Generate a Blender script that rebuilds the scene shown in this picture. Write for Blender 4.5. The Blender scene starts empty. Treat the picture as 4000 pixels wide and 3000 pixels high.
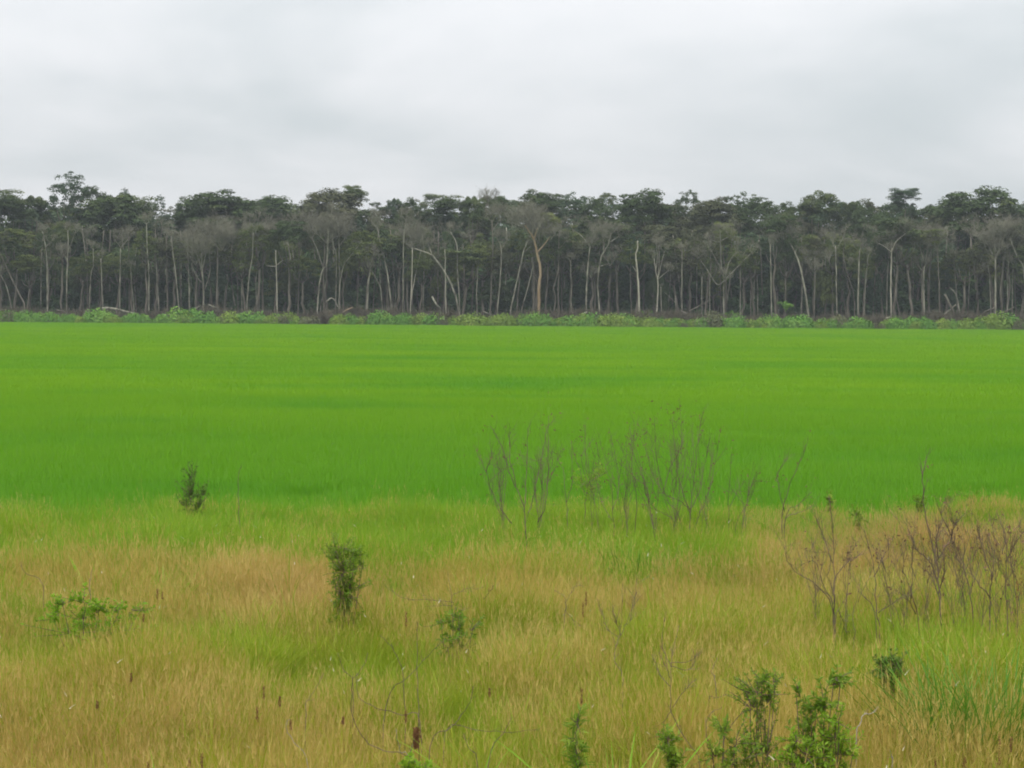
import bpy, math, random
import numpy as np
from mathutils import Matrix, Vector

rng = np.random.default_rng(11)
random.seed(5)
SC = bpy.context.scene
COL = SC.collection

# ------------------------------------------------------------------ camera
CAM_H = 3.0
HFOV = math.radians(30.0)
PITCH = math.radians(2.19)
ROLL = math.radians(0.45)
cam_d = bpy.data.cameras.new('camera')
cam_d.sensor_fit = 'HORIZONTAL'
cam_d.angle = HFOV
cam_d.clip_start = 0.1
cam_d.clip_end = 6000
cam = bpy.data.objects.new('camera', cam_d)
COL.objects.link(cam)
CM = Matrix.Translation((0, 0, CAM_H)) @ Matrix.Rotation(math.pi / 2 - PITCH, 4, 'X') @ Matrix.Rotation(ROLL, 4, 'Z')
cam.matrix_world = CM
SC.camera = cam

# ------------------------------------------------------------------ sky and sun (overcast)
SUN_EL, SUN_AZ = math.radians(62), math.radians(205)
w = bpy.data.worlds.new('World')
SC.world = w
w.use_nodes = True
nt = w.node_tree
nt.nodes.clear()
N, L = nt.nodes.new, nt.links.new


def M(op, a, b=None, t=nt):
    n = t.nodes.new('ShaderNodeMath')
    n.operation = op
    for i, v in enumerate((a, b)):
        if v is None:
            continue
        if isinstance(v, (int, float)):
            n.inputs[i].default_value = v
        else:
            t.links.new(v, n.inputs[i])
    return n.outputs[0]


sky = N('ShaderNodeTexSky')
sky.sky_type = 'NISHITA'
sky.sun_disc = False
sky.sun_elevation = SUN_EL
sky.sun_rotation = SUN_AZ
sky.air_density = 1.0
sky.dust_density = 3.0
tc = N('ShaderNodeTexCoord')
sep = N('ShaderNodeSeparateXYZ')
L(tc.outputs['Generated'], sep.inputs[0])
zc = M('MAXIMUM', sep.outputs[2], 0.0)
den = M('ADD', zc, 0.24)
cmb = N('ShaderNodeCombineXYZ')
L(M('DIVIDE', sep.outputs[0], den), cmb.inputs[0])
L(M('DIVIDE', sep.outputs[1], den), cmb.inputs[1])
n1 = N('ShaderNodeTexNoise')
n1.inputs['Scale'].default_value = 1.15
n1.inputs['Detail'].default_value = 5.0
n1.inputs['Roughness'].default_value = 0.45
n1.inputs['Distortion'].default_value = 0.35
L(cmb.outputs[0], n1.inputs['Vector'])
ramp = N('ShaderNodeValToRGB')
ramp.color_ramp.interpolation = 'EASE'
ramp.color_ramp.elements[0].position = 0.34
ramp.color_ramp.elements[0].color = (0.545, 0.59, 0.61, 1)
ramp.color_ramp.elements[1].position = 0.63
ramp.color_ramp.elements[1].color = (0.765, 0.775, 0.795, 1)
n2_ = N('ShaderNodeTexNoise')
n2_.inputs['Scale'].default_value = 2.6
n2_.inputs['Detail'].default_value = 4.0
n2_.inputs['Roughness'].default_value = 0.5
L(cmb.outputs[0], n2_.inputs['Vector'])
L(M('ADD', M('MULTIPLY', n1.outputs['Fac'], 0.78), M('MULTIPLY', n2_.outputs['Fac'], 0.22)), ramp.inputs[0])
# the standard overcast sky: brighter towards the zenith
lum = M('ADD', 1.0, M('MULTIPLY', zc, 2.0))
vm = N('ShaderNodeVectorMath')
vm.operation = 'SCALE'
L(ramp.outputs[0], vm.inputs[0])
L(lum, vm.inputs['Scale'])
bg_cloud = N('ShaderNodeBackground')
L(vm.outputs[0], bg_cloud.inputs[0])
bg_cloud.inputs[1].default_value = 1.0
bg_sky = N('ShaderNodeBackground')
L(sky.outputs[0], bg_sky.inputs[0])
bg_sky.inputs[1].default_value = 0.08
mixw = N('ShaderNodeMixShader')
mixw.inputs[0].default_value = 0.93
L(bg_sky.outputs[0], mixw.inputs[1])
L(bg_cloud.outputs[0], mixw.inputs[2])
wo = N('ShaderNodeOutputWorld')
L(mixw.outputs[0], wo.inputs[0])

sun_d = bpy.data.lights.new('sun', 'SUN')
sun_d.energy = 1.5
sun_d.angle = math.radians(35)
sun_d.color = (1.0, 0.96, 0.9)
sun = bpy.data.objects.new('sun', sun_d)
COL.objects.link(sun)
sd = Vector((math.sin(SUN_AZ) * math.cos(SUN_EL), math.cos(SUN_AZ) * math.cos(SUN_EL), math.sin(SUN_EL)))
sun.rotation_euler = (-sd).to_track_quat('-Z', 'Y').to_euler()

SC.view_settings.view_transform = 'Standard'
SC.view_settings.look = 'None'
SC.view_settings.exposure = 0.0
SC.view_settings.gamma = 1.0
SC.view_settings.use_curve_mapping = False
SC.render.engine = 'CYCLES'
cy = SC.cycles
cy.max_bounces = 6
cy.diffuse_bounces = 3
cy.glossy_bounces = 2
cy.transmission_bounces = 3
cy.transparent_max_bounces = 6
cy.volume_bounces = 0
cy.filter_width = 1.9
cy.use_denoising = True
cy.use_adaptive_sampling = True
cy.adaptive_threshold = 0.03
cy.adaptive_min_samples = 16

# ------------------------------------------------------------------ pixel helpers (source photograph 4000 x 3000)
FPX = 2000 / math.tan(HFOV / 2)
RM = np.array(CM.to_3x3())


def ray(px, py):
    return RM @ np.array([(px - 2000) / FPX, -(py - 1500) / FPX, -1.0])


def at_depth(px, py, D):
    d = ray(px, py)
    return np.array([0, 0, CAM_H]) + d * (D / d[1])


def on_plane(px, py, z):
    d = ray(px, py)
    t = (z - CAM_H) / d[2]
    return np.array([0, 0, CAM_H]) + d * t


def project(P):
    P = np.atleast_2d(P) - np.array([0, 0, CAM_H])
    c = P @ RM
    return 2000 + FPX * c[:, 0] / -c[:, 2], 1500 - FPX * c[:, 1] / -c[:, 2]


# ------------------------------------------------------------------ materials
def new_mat(name):
    m = bpy.data.materials.new(name)
    m.use_nodes = True
    m.node_tree.nodes.clear()
    return m


def leaf_mat(name, c0, c1, trans=0.3, scale=0.6, tint=False, c2=None, c3=None, rough=0.6, amp=1.0):
    """two-tone plant surface: per-plant random and world noise move between c0 and c1; with tint the instance value moves to c2"""
    m = new_mat(name)
    t = m.node_tree
    n, l = t.nodes.new, t.links.new
    geo = n('ShaderNodeNewGeometry')
    noi = n('ShaderNodeTexNoise')
    noi.inputs['Scale'].default_value = scale
    noi.inputs['Detail'].default_value = 3
    l(geo.outputs['Position'], noi.inputs['Vector'])
    oi = n('ShaderNodeObjectInfo')
    at = n('ShaderNodeAttribute')
    at.attribute_name = 'hue'
    f = M('ADD', M('MULTIPLY', M('SUBTRACT', noi.outputs['Fac'], 0.5, t), 1.6 * amp, t), M('MULTIPLY', M('SUBTRACT', oi.outputs['Random'], 0.5, t), 0.5 * amp, t), t)
    f = M('ADD', f, M('MULTIPLY', at.outputs['Fac'], 1.0, t), t)
    mx = n('ShaderNodeMix')
    mx.data_type = 'RGBA'
    l(f, mx.inputs[0])
    mx.inputs[6].default_value = (*c0, 1)
    mx.inputs[7].default_value = (*c1, 1)
    col = mx.outputs[2]
    if tint:
        ia = n('ShaderNodeAttribute')
        ia.attribute_type = 'INSTANCER'
        ia.attribute_name = 'tint'
        m2 = n('ShaderNodeMix')
        m2.data_type = 'RGBA'
        l(ia.outputs['Fac'], m2.inputs[0])
        l(col, m2.inputs[6])
        m3 = n('ShaderNodeMix')
        m3.data_type = 'RGBA'
        l(f, m3.inputs[0])
        m3.inputs[6].default_value = (*c2, 1)
        m3.inputs[7].default_value = (*(c3 or c2), 1)
        l(m3.outputs[2], m2.inputs[7])
        col = m2.outputs[2]
    d = n('ShaderNodeBsdfDiffuse')
    l(col, d.inputs[0])
    tr = n('ShaderNodeBsdfTranslucent')
    l(col, tr.inputs[0])
    ms = n('ShaderNodeMixShader')
    ms.inputs[0].default_value = trans
    l(d.outputs[0], ms.inputs[1])
    l(tr.outputs[0], ms.inputs[2])
    g = n('ShaderNodeBsdfGlossy')
    g.inputs['Roughness'].default_value = rough
    g.inputs[0].default_value = (1, 1, 1, 1)
    m4 = n('ShaderNodeMixShader')
    m4.inputs[0].default_value = 0.012
    l(ms.outputs[0], m4.inputs[1])
    l(g.outputs[0], m4.inputs[2])
    o = n('ShaderNodeOutputMaterial')
    l(m4.outputs[0], o.inputs[0])
    return m


def bark_mat(name, c0, c1, scale=3.0):
    m = new_mat(name)
    t = m.node_tree
    n, l = t.nodes.new, t.links.new
    geo = n('ShaderNodeNewGeometry')
    mp = n('ShaderNodeMapping')
    mp.inputs['Scale'].default_value = (1, 1, 0.35)
    l(geo.outputs['Position'], mp.inputs[0])
    noi = n('ShaderNodeTexNoise')
    noi.inputs['Scale'].default_value = scale
    noi.inputs['Detail'].default_value = 5
    l(mp.outputs[0], noi.inputs['Vector'])
    r = n('ShaderNodeValToRGB')
    r.color_ramp.elements[0].position = 0.35
    r.color_ramp.elements[1].position = 0.65
    r.color_ramp.elements[0].color = (*c0, 1)
    r.color_ramp.elements[1].color = (*c1, 1)
    l(noi.outputs['Fac'], r.inputs[0])
    b = n('ShaderNodeBsdfPrincipled')
    b.inputs['Roughness'].default_value = 0.9
    b.inputs['Specular IOR Level'].default_value = 0.15
    l(r.outputs[0], b.inputs['Base Color'])
    bp = n('ShaderNodeBump')
    bp.inputs['Strength'].default_value = 0.4
    bp.inputs['Distance'].default_value = 0.03
    l(noi.outputs['Fac'], bp.inputs['Height'])
    l(bp.outputs[0], b.inputs['Normal'])
    o = n('ShaderNodeOutputMaterial')
    l(b.outputs[0], o.inputs[0])
    return m


MAT = {}
MAT['rice'] = leaf_mat('rice_leaf', (0.19, 0.39, 0.012), (0.31, 0.51, 0.018), 0.45, 0.08, True, (0.105, 0.325, 0.018), (0.17, 0.395, 0.018), amp=0.8)
MAT['green'] = leaf_mat('grass_green', (0.20, 0.35, 0.018), (0.38, 0.51, 0.04), 0.45, 0.9, True, (0.30, 0.32, 0.02), (0.45, 0.44, 0.045))
MAT['straw'] = leaf_mat('grass_straw', (0.47, 0.36, 0.078), (0.68, 0.53, 0.175), 0.4, 0.8, True, (0.47, 0.30, 0.10), (0.62, 0.43, 0.19))
MAT['fleck'] = leaf_mat('dry_blade', (0.55, 0.5, 0.34), (0.7, 0.66, 0.5), 0.25, 3)
MAT['blade'] = leaf_mat('wide_blade', (0.20, 0.38, 0.02), (0.36, 0.50, 0.05), 0.4, 2.5)
MAT['blade_dark'] = leaf_mat('wide_blade_dark', (0.10, 0.24, 0.02), (0.26, 0.40, 0.05), 0.35, 2.5)
MAT['shrub'] = leaf_mat('shrub_leaf', (0.17, 0.29, 0.025), (0.40, 0.49, 0.07), 0.45, 5)
MAT['shrub_dark'] = leaf_mat('shrub_leaf_dark', (0.09, 0.17, 0.025), (0.22, 0.31, 0.05), 0.4, 5)
MAT['shrub_bright'] = leaf_mat('shrub_leaf_bright', (0.22, 0.38, 0.025), (0.45, 0.56, 0.06), 0.45, 5)
MAT['twig'] = bark_mat('dry_twig', (0.095, 0.068, 0.05), (0.22, 0.16, 0.115), 9)
MAT['twig_pale'] = bark_mat('bleached_twig', (0.28, 0.24, 0.2), (0.42, 0.37, 0.3), 9)
MAT['spike'] = leaf_mat('seed_spike', (0.20, 0.10, 0.045), (0.36, 0.19, 0.085), 0.15, 9)
MAT['dryleaf'] = leaf_mat('withered_leaf', (0.18, 0.10, 0.06), (0.34, 0.20, 0.12), 0.25, 4)
MAT['canopy'] = leaf_mat('canopy_leaf', (0.06, 0.092, 0.03), (0.165, 0.195, 0.06), 0.15, 0.10)
MAT['canopy_yellow'] = leaf_mat('canopy_leaf_yellow', (0.10, 0.13, 0.033), (0.22, 0.25, 0.065), 0.2, 0.12)
MAT['canopy_brown'] = leaf_mat('canopy_leaf_brown', (0.085, 0.095, 0.045), (0.17, 0.17, 0.08), 0.15, 0.12)
MAT['canopy_blue'] = leaf_mat('canopy_leaf_blue', (0.06, 0.10, 0.05), (0.14, 0.19, 0.09), 0.15, 0.12)
MAT['under'] = leaf_mat('understory_leaf', (0.055, 0.105, 0.035), (0.13, 0.195, 0.065), 0.15, 0.15)
MAT['mound'] = leaf_mat('vine_leaf', (0.11, 0.25, 0.035), (0.27, 0.43, 0.07), 0.12, 0.35)
MAT['mound_yellow'] = leaf_mat('vine_leaf_yellow', (0.16, 0.25, 0.035), (0.35, 0.44, 0.09), 0.12, 0.35)
MAT['mound_brown'] = leaf_mat('vine_leaf_brown', (0.11, 0.125, 0.055), (0.20, 0.20, 0.10), 0.2, 0.35)
MAT['bark_pale'] = bark_mat('bark_pale', (0.10, 0.095, 0.07), (0.31, 0.295, 0.225), 1.8)
MAT['bark_white'] = bark_mat('bark_white', (0.26, 0.24, 0.185), (0.44, 0.41, 0.32), 1.6)
MAT['bark_tan'] = bark_mat('bark_tan', (0.25, 0.175, 0.10), (0.37, 0.28, 0.18), 1.2)
MAT['bark_grey'] = bark_mat('bark_grey', (0.09, 0.082, 0.062), (0.18, 0.16, 0.125), 1.4)
MAT['twigs'] = bark_mat('bare_twigs', (0.14, 0.135, 0.098), (0.25, 0.238, 0.178), 0.6)
MAT['brush'] = bark_mat('brushwood', (0.065, 0.057, 0.038), (0.15, 0.132, 0.092), 0.8)
MAT['charred'] = bark_mat('charred_wood', (0.025, 0.022, 0.02), (0.07, 0.06, 0.05), 2)
MAT['soil'] = bark_mat('soil', (0.06, 0.045, 0.025), (0.12, 0.10, 0.04), 0.6)
MAT['ricebed'] = bark_mat('rice_bed', (0.045, 0.12, 0.012), (0.07, 0.17, 0.018), 0.15)
MAT['litter'] = bark_mat('leaf_litter', (0.05, 0.042, 0.03), (0.09, 0.07, 0.05), 0.7)


# ------------------------------------------------------------------ mesh helpers
class MB:
    def __init__(self):
        self.v, self.f, self.h, self.m, self.n = [], [], [], [], 0

    def add(self, verts, faces, hue=0.0, mi=0):
        verts = np.asarray(verts, float)
        self.v.append(verts)
        self.f.extend([tuple(int(i) + self.n for i in f) for f in faces])
        self.m.extend([mi] * len(faces))
        self.h.append(np.broadcast_to(np.asarray(hue, float), (len(verts),)))
        self.n += len(verts)

    def tube(self, pts, radii, sides=6, hue=0.0, mi=0, cap=True):
        pts = np.asarray(pts, float)
        k = len(pts)
        radii = np.broadcast_to(np.asarray(radii, float), (k,))
        tan = np.gradient(pts, axis=0)
        tan /= np.linalg.norm(tan, axis=1)[:, None] + 1e-9
        up = np.array([0.31, 0.95, 0.05]) if abs(tan[0, 1]) < 0.9 else np.array([1.0, 0, 0])
        a = np.cross(tan, up)
        a /= np.linalg.norm(a, axis=1)[:, None] + 1e-9
        b = np.cross(tan, a)
        ang = np.arange(sides) * 2 * math.pi / sides
        ring = a[:, None, :] * np.cos(ang)[None, :, None] + b[:, None, :] * np.sin(ang)[None, :, None]
        v = (pts[:, None, :] + ring * radii[:, None, None]).reshape(-1, 3)
        f = []
        for i in range(k - 1):
            for j in range(sides):
                j2 = (j + 1) % sides
                f.append((i * sides + j, i * sides + j2, (i + 1) * sides + j2, (i + 1) * sides + j))
        if cap:
            f.append(tuple(range(sides))[::-1])
            f.append(tuple((k - 1) * sides + j for j in range(sides)))
        self.add(v, f, hue, mi)

    def leaves(self, P, Ndir, size, asp=0.55, hue=None, mi=0):
        """four-sided pointed leaves: centre P, normal Ndir, length size"""
        P = np.asarray(P, float)
        n = len(P)
        Nd = Ndir / (np.linalg.norm(Ndir, axis=1)[:, None] + 1e-9)
        r = rng.normal(size=(n, 3))
        a = np.cross(Nd, r)
        a /= np.linalg.norm(a, axis=1)[:, None] + 1e-9
        b = np.cross(Nd, a)
        s = np.broadcast_to(np.asarray(size, float), (n,))[:, None]
        v = np.stack([P - a * s * .5, P - b * s * asp * .5 + a * s * .06, P + a * s * .5, P + b * s * asp * .5 + a * s * .06], 1).reshape(-1, 3)
        f = np.arange(n * 4).reshape(-1, 4)
        hh = rng.uniform(-.35, .35, n) if hue is None else hue
        self.add(v, f.tolist(), np.repeat(np.broadcast_to(hh, (n,)), 4), mi)

    def blades(self, base, h, wd, ang, lean, curve, hue, seg=3, mi=0):
        """tapering bent blades"""
        n = len(base)
        base = np.asarray(base, float)
        d = np.stack([np.cos(ang), np.sin(ang), np.zeros(n)], 1)
        s = np.stack([-np.sin(ang + rng.uniform(-.9, .9, n)), np.cos(ang), np.zeros(n)], 1)
        rows = []
        for k in range(seg):
            t = k / seg
            off = d * (h * (lean * t + curve * t * t))[:, None]
            z = (h * (t - 0.35 * curve * t * t))[:, None] * np.array([0, 0, 1.0])
            p = base + off + z
            ww = (wd * (1 - 0.55 * t) * 0.5)[:, None]
            rows += [p - s * ww, p + s * ww]
        t = 1.0
        rows.append(base + d * (h * (lean + curve))[:, None] + (h * (1 - .35 * curve))[:, None] * np.array([0, 0, 1.0]))
        V = np.stack(rows, 1)
        nv = 2 * seg + 1
        fs = []
        for k in range(seg - 1):
            fs.append((2 * k, 2 * k + 1, 2 * k + 3, 2 * k + 2))
        fs.append((2 * seg - 2, 2 * seg - 1, 2 * seg))
        F = [tuple(i * nv + j for j in f) for i in range(n) for f in fs]
        self.add(V.reshape(-1, 3), F, np.repeat(np.broadcast_to(hue, (n,)), nv), mi)
        return V[:, -1, :]

    def arrays(self):
        return np.concatenate(self.v), self.f, np.concatenate(self.h), self.m

    def mesh(self, name, mats, smooth=False):
        v, f, h, m = self.arrays()
        me = bpy.data.meshes.new(name)
        me.from_pydata(v.tolist(), [], f)
        a = me.attributes.new('hue', 'FLOAT', 'POINT')
        a.data.foreach_set('value', h.astype(np.float32))
        for x in (mats if isinstance(mats, (list, tuple)) else [mats]):
            me.materials.append(MAT[x])
        if any(m):
            me.polygons.foreach_set('material_index', m)
        if smooth:
            me.polygons.foreach_set('use_smooth', [True] * len(f))
        me.update()
        return me


def put(name, me, parent=None, loc=(0, 0, 0), rz=0.0, sc=(1, 1, 1)):
    o = bpy.data.objects.new(name, me)
    COL.objects.link(o)
    o.parent = parent
    o.location = tuple(float(x) for x in loc)
    o.rotation_euler = (0, 0, rz)
    o.scale = tuple(float(x) for x in sc)
    return o


def tag(o, label, cat, group=None, kind=None):
    o['label'] = label
    o['category'] = cat
    if group:
        o['group'] = group
    if kind:
        o['kind'] = kind
    return o


def thing(name, loc, label, cat, group=None):
    return tag(put(name, None, None, loc), label, cat, group)


def scatter(name, tufts, mats, pts, rot, scl, var, tint, label, cat):
    """one 'stuff' object: the tufts in its mesh are placed on its loose points by geometry nodes"""
    V, F, H, MI, K, IS = [], [], [], [], [], []
    off = 0
    for k, mb in enumerate(tufts):
        v, f, h, m = mb.arrays()
        V.append(v)
        F += [tuple(i + off for i in q) for q in f]
        MI += m
        H.append(h)
        K.append(np.full(len(v), k))
        off += len(v)
    nt_ = off
    npnt = len(pts)
    V.append(np.asarray(pts, float))
    V = np.concatenate(V)
    me = bpy.data.meshes.new(name)
    me.from_pydata(V.tolist(), [], F)
    for x in mats:
        me.materials.append(MAT[x])
    me.polygons.foreach_set('material_index', MI)

    def attr(nm, ty, arr, key='value'):
        a = me.attributes.new(nm, ty, 'POINT')
        a.data.foreach_set(key, np.ascontiguousarray(arr).ravel())
    attr('hue', 'FLOAT', np.concatenate(H + [np.zeros(npnt)]).astype(np.float32))
    attr('variant', 'INT', np.concatenate(K + [np.asarray(var)]).astype(np.int32))
    attr('ispt', 'INT', np.concatenate([np.zeros(nt_), np.ones(npnt)]).astype(np.int32))
    attr('tint', 'FLOAT', np.concatenate([np.zeros(nt_), np.asarray(tint)]).astype(np.float32))
    attr('rot', 'FLOAT_VECTOR', np.concatenate([np.zeros((nt_, 3)), rot]).astype(np.float32), 'vector')
    attr('scl', 'FLOAT_VECTOR', np.concatenate([np.ones((nt_, 3)), scl]).astype(np.float32), 'vector')
    me.update()
    o = put(name, me)
    tag(o, label, cat, None, 'stuff')
    g = bpy.data.node_groups.new(name + '_nodes', 'GeometryNodeTree')
    g.interface.new_socket('Geometry', in_out='INPUT', socket_type='NodeSocketGeometry')
    g.interface.new_socket('Geometry', in_out='OUTPUT', socket_type='NodeSocketGeometry')
    n, l = g.nodes.new, g.links.new
    gi, go = n('NodeGroupInput'), n('NodeGroupOutput')

    def named(nm, ty):
        a = n('GeometryNodeInputNamedAttribute')
        a.data_type = ty
        a.inputs[0].default_value = nm
        return next(s for s in a.outputs if s.enabled and s.name == 'Attribute')

    def equal(sock, val):
        c = n('FunctionNodeCompare')
        c.data_type = 'INT'
        c.operation = 'EQUAL'
        ins = [s for s in c.inputs if s.enabled and s.type == 'INT']
        l(sock, ins[0])
        ins[1].default_value = val
        return c.outputs[0]
    s0 = n('GeometryNodeSeparateGeometry')
    s0.domain = 'POINT'
    l(gi.outputs[0], s0.inputs[0])
    l(equal(named('ispt', 'INT'), 1), s0.inputs[1])
    rt, sl = named('rot', 'FLOAT_VECTOR'), named('scl', 'FLOAT_VECTOR')
    jn = n('GeometryNodeJoinGeometry')
    for k in range(len(tufts)):
        e = equal(named('variant', 'INT'), k)
        sp, st = n('GeometryNodeSeparateGeometry'), n('GeometryNodeSeparateGeometry')
        for s, src in ((sp, s0.outputs[0]), (st, s0.outputs[1])):
            s.domain = 'POINT'
            l(src, s.inputs[0])
            l(e, s.inputs[1])
        ip = n('GeometryNodeInstanceOnPoints')
        l(sp.outputs[0], ip.inputs['Points'])
        l(st.outputs[0], ip.inputs['Instance'])
        l(rt, ip.inputs['Rotation'])
        l(sl, ip.inputs['Scale'])
        l(ip.outputs[0], jn.inputs[0])
    l(jn.outputs[0], go.inputs[0])
    md = o.modifiers.new('place', 'NODES')
    md.node_group = g
    return o


def vnoise(x, y, seed=0):
    """smooth value noise in 0..1 on arrays"""
    x, y = np.asarray(x, float), np.asarray(y, float)
    xi, yi = np.floor(x).astype(int), np.floor(y).astype(int)
    fx, fy = x - xi, y - yi
    fx, fy = fx * fx * (3 - 2 * fx), fy * fy * (3 - 2 * fy)

    def hsh(a, b):
        q = np.sin(a * 127.1 + b * 311.7 + seed * 74.7) * 43758.5453
        return q - np.floor(q)
    return (hsh(xi, yi) * (1 - fx) + hsh(xi + 1, yi) * fx) * (1 - fy) + (hsh(xi, yi + 1) * (1 - fx) + hsh(xi + 1, yi + 1) * fx) * fy


# ------------------------------------------------------------------ the ground
GRASS_END = 24.5
FIELD_END = 331.0


def sheet(name, x0, x1, y0, y1, z, mat, nx=2, ny=2, amp=0.0):
    xs, ys = np.linspace(x0, x1, nx), np.linspace(y0, y1, ny)
    X, Y = np.meshgrid(xs, ys)
    Z = np.full_like(X, z) + (vnoise(X * .5, Y * .5, 3) - .5) * amp
    v = np.stack([X.ravel(), Y.ravel(), Z.ravel()], 1)
    f = [(j * nx + i, j * nx + i + 1, (j + 1) * nx + i + 1, (j + 1) * nx + i) for j in range(ny - 1) for i in range(nx - 1)]
    mb = MB()
    mb.add(v, f)
    o = put(name, mb.mesh(name, mat, True))
    o['kind'] = 'structure'
    return o


sheet('ground', -3000, 3000, -400, 5000, -0.02, 'litter')
sheet('grass_bank', -40, 40, -10, GRASS_END + 2, -0.01, 'soil')
sheet('rice_field', -260, 260, GRASS_END + 2, FIELD_END, 0.02, 'ricebed')

# ------------------------------------------------------------------ rice
def rice_tuft(n, rad, h, wd, seed):
    mb = MB()
    r = rad * np.sqrt(rng.uniform(0, 1, n))
    a = rng.uniform(0, 6.283, n)
    base = np.stack([r * np.cos(a), r * np.sin(a), np.zeros(n)], 1)
    hh = h * rng.uniform(.65, 1.1, n)
    mb.blades(base, hh, wd * rng.uniform(.7, 1.2, n), rng.uniform(0, 6.283, n), rng.uniform(0.02, .3, n), rng.uniform(0, .45, n), rng.uniform(-.35, .35, n), 3)
    return mb


def rice_points(y0, y1, dens, tmin):
    spread = 0.268 * 1.22
    area = spread * (y1 * y1 - y0 * y0)
    n = int(area * dens)
    y = np.sqrt(rng.uniform(y0 * y0, y1 * y1, n))
    x = rng.uniform(-1, 1, n) * (y * spread + 2)
    return x, y


tufts = [rice_tuft(70, .16, .44, .009, 0), rice_tuft(70, .16, .42, .009, 1),
         rice_tuft(150, .42, .43, .016, 2), rice_tuft(150, .42, .41, .016, 3),
         rice_tuft(260, .95, .42, .04, 4), rice_tuft(260, .95, .40, .04, 5)]
PX, PY, VAR = [], [], []
for y0, y1, dens, k in ((GRASS_END - 1.0, 60, 34, 0), (60, 140, 11, 2), (140, FIELD_END, 2.2, 4)):
    x, y = rice_points(y0, y1, dens, k)
    PX.append(x); PY.append(y); VAR.append(k + rng.integers(0, 2, len(x)))
PX, PY, VAR = map(np.concatenate, (PX, PY, VAR))
n = len(PX)
big = vnoise(PX * .05 + 9, PY * .13, 1) * .55 + vnoise(PX * .16, PY * .4, 2) * .45
hs = 0.78 + 0.42 * big + rng.uniform(-.08, .08, n)
tint = np.clip((0.54 - big) * 1.7 + rng.uniform(-.15, .15, n), 0, 1)
tint = np.clip(tint + np.clip((62 - PY) / 55, 0, .6) + .28 * np.clip((vnoise(PX * .22 + 4, PY * .42, 41) - .66) * 5, 0, 1) * np.clip((120 - PY) / 50, 0, 1) * np.clip((12 - PX) / 14, .15, 1), 0, 1)
rot = np.stack([rng.uniform(-.08, .08, n), rng.uniform(-.02, .14, n), rng.uniform(0, 6.283, n)], 1)
scatter('rice_plants', tufts, ['rice'], np.stack([PX, PY, np.zeros(n)], 1), rot, np.stack([hs, hs, hs], 1), VAR, tint,
        'young bright green rice covering the flat field', 'rice')

# ------------------------------------------------------------------ foreground grass
def grass_tuft(kind, n):
    mb = MB()
    rad = .11
    r = rad * np.sqrt(rng.uniform(0, 1, n))
    a = rng.uniform(0, 6.283, n)
    base = np.stack([r * np.cos(a), r * np.sin(a), np.zeros(n)], 1)
    if kind == 'straw':
        h = rng.uniform(.38, .70, n)
        tips = mb.blades(base, h, rng.uniform(.0022, .0042, n), rng.normal(0.2, 1.0, n), rng.uniform(.02, .22, n), rng.uniform(0, .3, n), rng.uniform(-.3, .3, n), 3)
        for q in range(2):   # loose seed heads
            b = tips - np.array([0, 0, 1.0]) * rng.uniform(0.0, .13, n)[:, None]
            mb.blades(b, rng.uniform(.04, .09, n), np.full(n, .005), rng.uniform(0, 6.28, n), rng.uniform(.02, .25, n), rng.uniform(.0, .2, n), rng.uniform(-.1, .5, n), 1)
    elif kind == 'green':
        h = rng.uniform(.30, .66, n)
        mb.blades(base, h, rng.uniform(.004, .0085, n), rng.uniform(0, 6.283, n), rng.uniform(.02, .3, n), rng.uniform(.0, .5, n), rng.uniform(-.4, .4, n), 3)
    elif kind == 'tallgreen':
        h = rng.uniform(.5, .84, n)
        mb.blades(base * .7, h, rng.uniform(.006, .011, n), rng.uniform(0, 6.283, n), rng.uniform(.02, .35, n), rng.uniform(.05, .7, n), rng.uniform(-.5, .3, n), 5)
    elif kind == 'tallstraw':
        h = rng.uniform(.6, .95, n)
        tips = mb.blades(base, h, rng.uniform(.0025, .004, n), rng.normal(0.2, 1.0, n), rng.uniform(.05, .3, n), rng.uniform(.05, .4, n), rng.uniform(-.2, .3, n), 4)
        for q in range(5):
            b = tips - np.array([0, 0, 1.0]) * rng.uniform(0.0, .16, n)[:, None] + rng.normal(0, .008, (n, 3))
            mb.blades(b, rng.uniform(.03, .06, n), np.full(n, .0035), rng.uniform(0, 6.28, n), rng.uniform(.1, .8, n), rng.uniform(.0, .5, n), rng.uniform(.1, .6, n), 1)
    elif kind == 'fleck':
        k = 1
        h = rng.uniform(.45, .72, n)
        tips = mb.blades(base, h, np.full(n, .003), rng.uniform(0, 6.28, n), rng.uniform(.02, .2, n), rng.uniform(0, .3, n), rng.uniform(-.3, .3, n), 3)
        mb.blades(tips[:k], rng.uniform(.02, .06, k), np.full(k, .008), rng.uniform(0, 6.28, k), rng.uniform(.5, 1.6, k), rng.uniform(.2, 1.2, k), 0.3, 2, 1)
    return mb


ks = [grass_tuft('green', 34) for _ in range(4)] + [grass_tuft('straw', 26) for _ in range(4)] + [grass_tuft('fleck', 8) for _ in range(3)] + [grass_tuft('tallgreen', 14) for _ in range(3)] + [grass_tuft('tallstraw', 9) for _ in range(3)]
# remap material slots: green 0, straw 1, fleck 2
for i, mb in enumerate(ks):
    mb.m = [0] * len(mb.m) if i < 4 else ([1] * len(mb.m) if i < 8 else [1 + q for q in mb.m])
    if 11 <= i < 14:
        mb.m = [0] * len(mb.m)
    elif i >= 14:
        mb.m = [1] * len(mb.m)

y0, y1 = 7.0, GRASS_END + 1.5
spread = .268 * 1.25
area = spread * (y1 * y1 - y0 * y0) + 4 * (y1 - y0)
n = int(area * 160)
gy = np.sqrt(rng.uniform(y0 * y0, y1 * y1, n))
gx = rng.uniform(-1, 1, n) * (gy * spread + 1.2)
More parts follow.
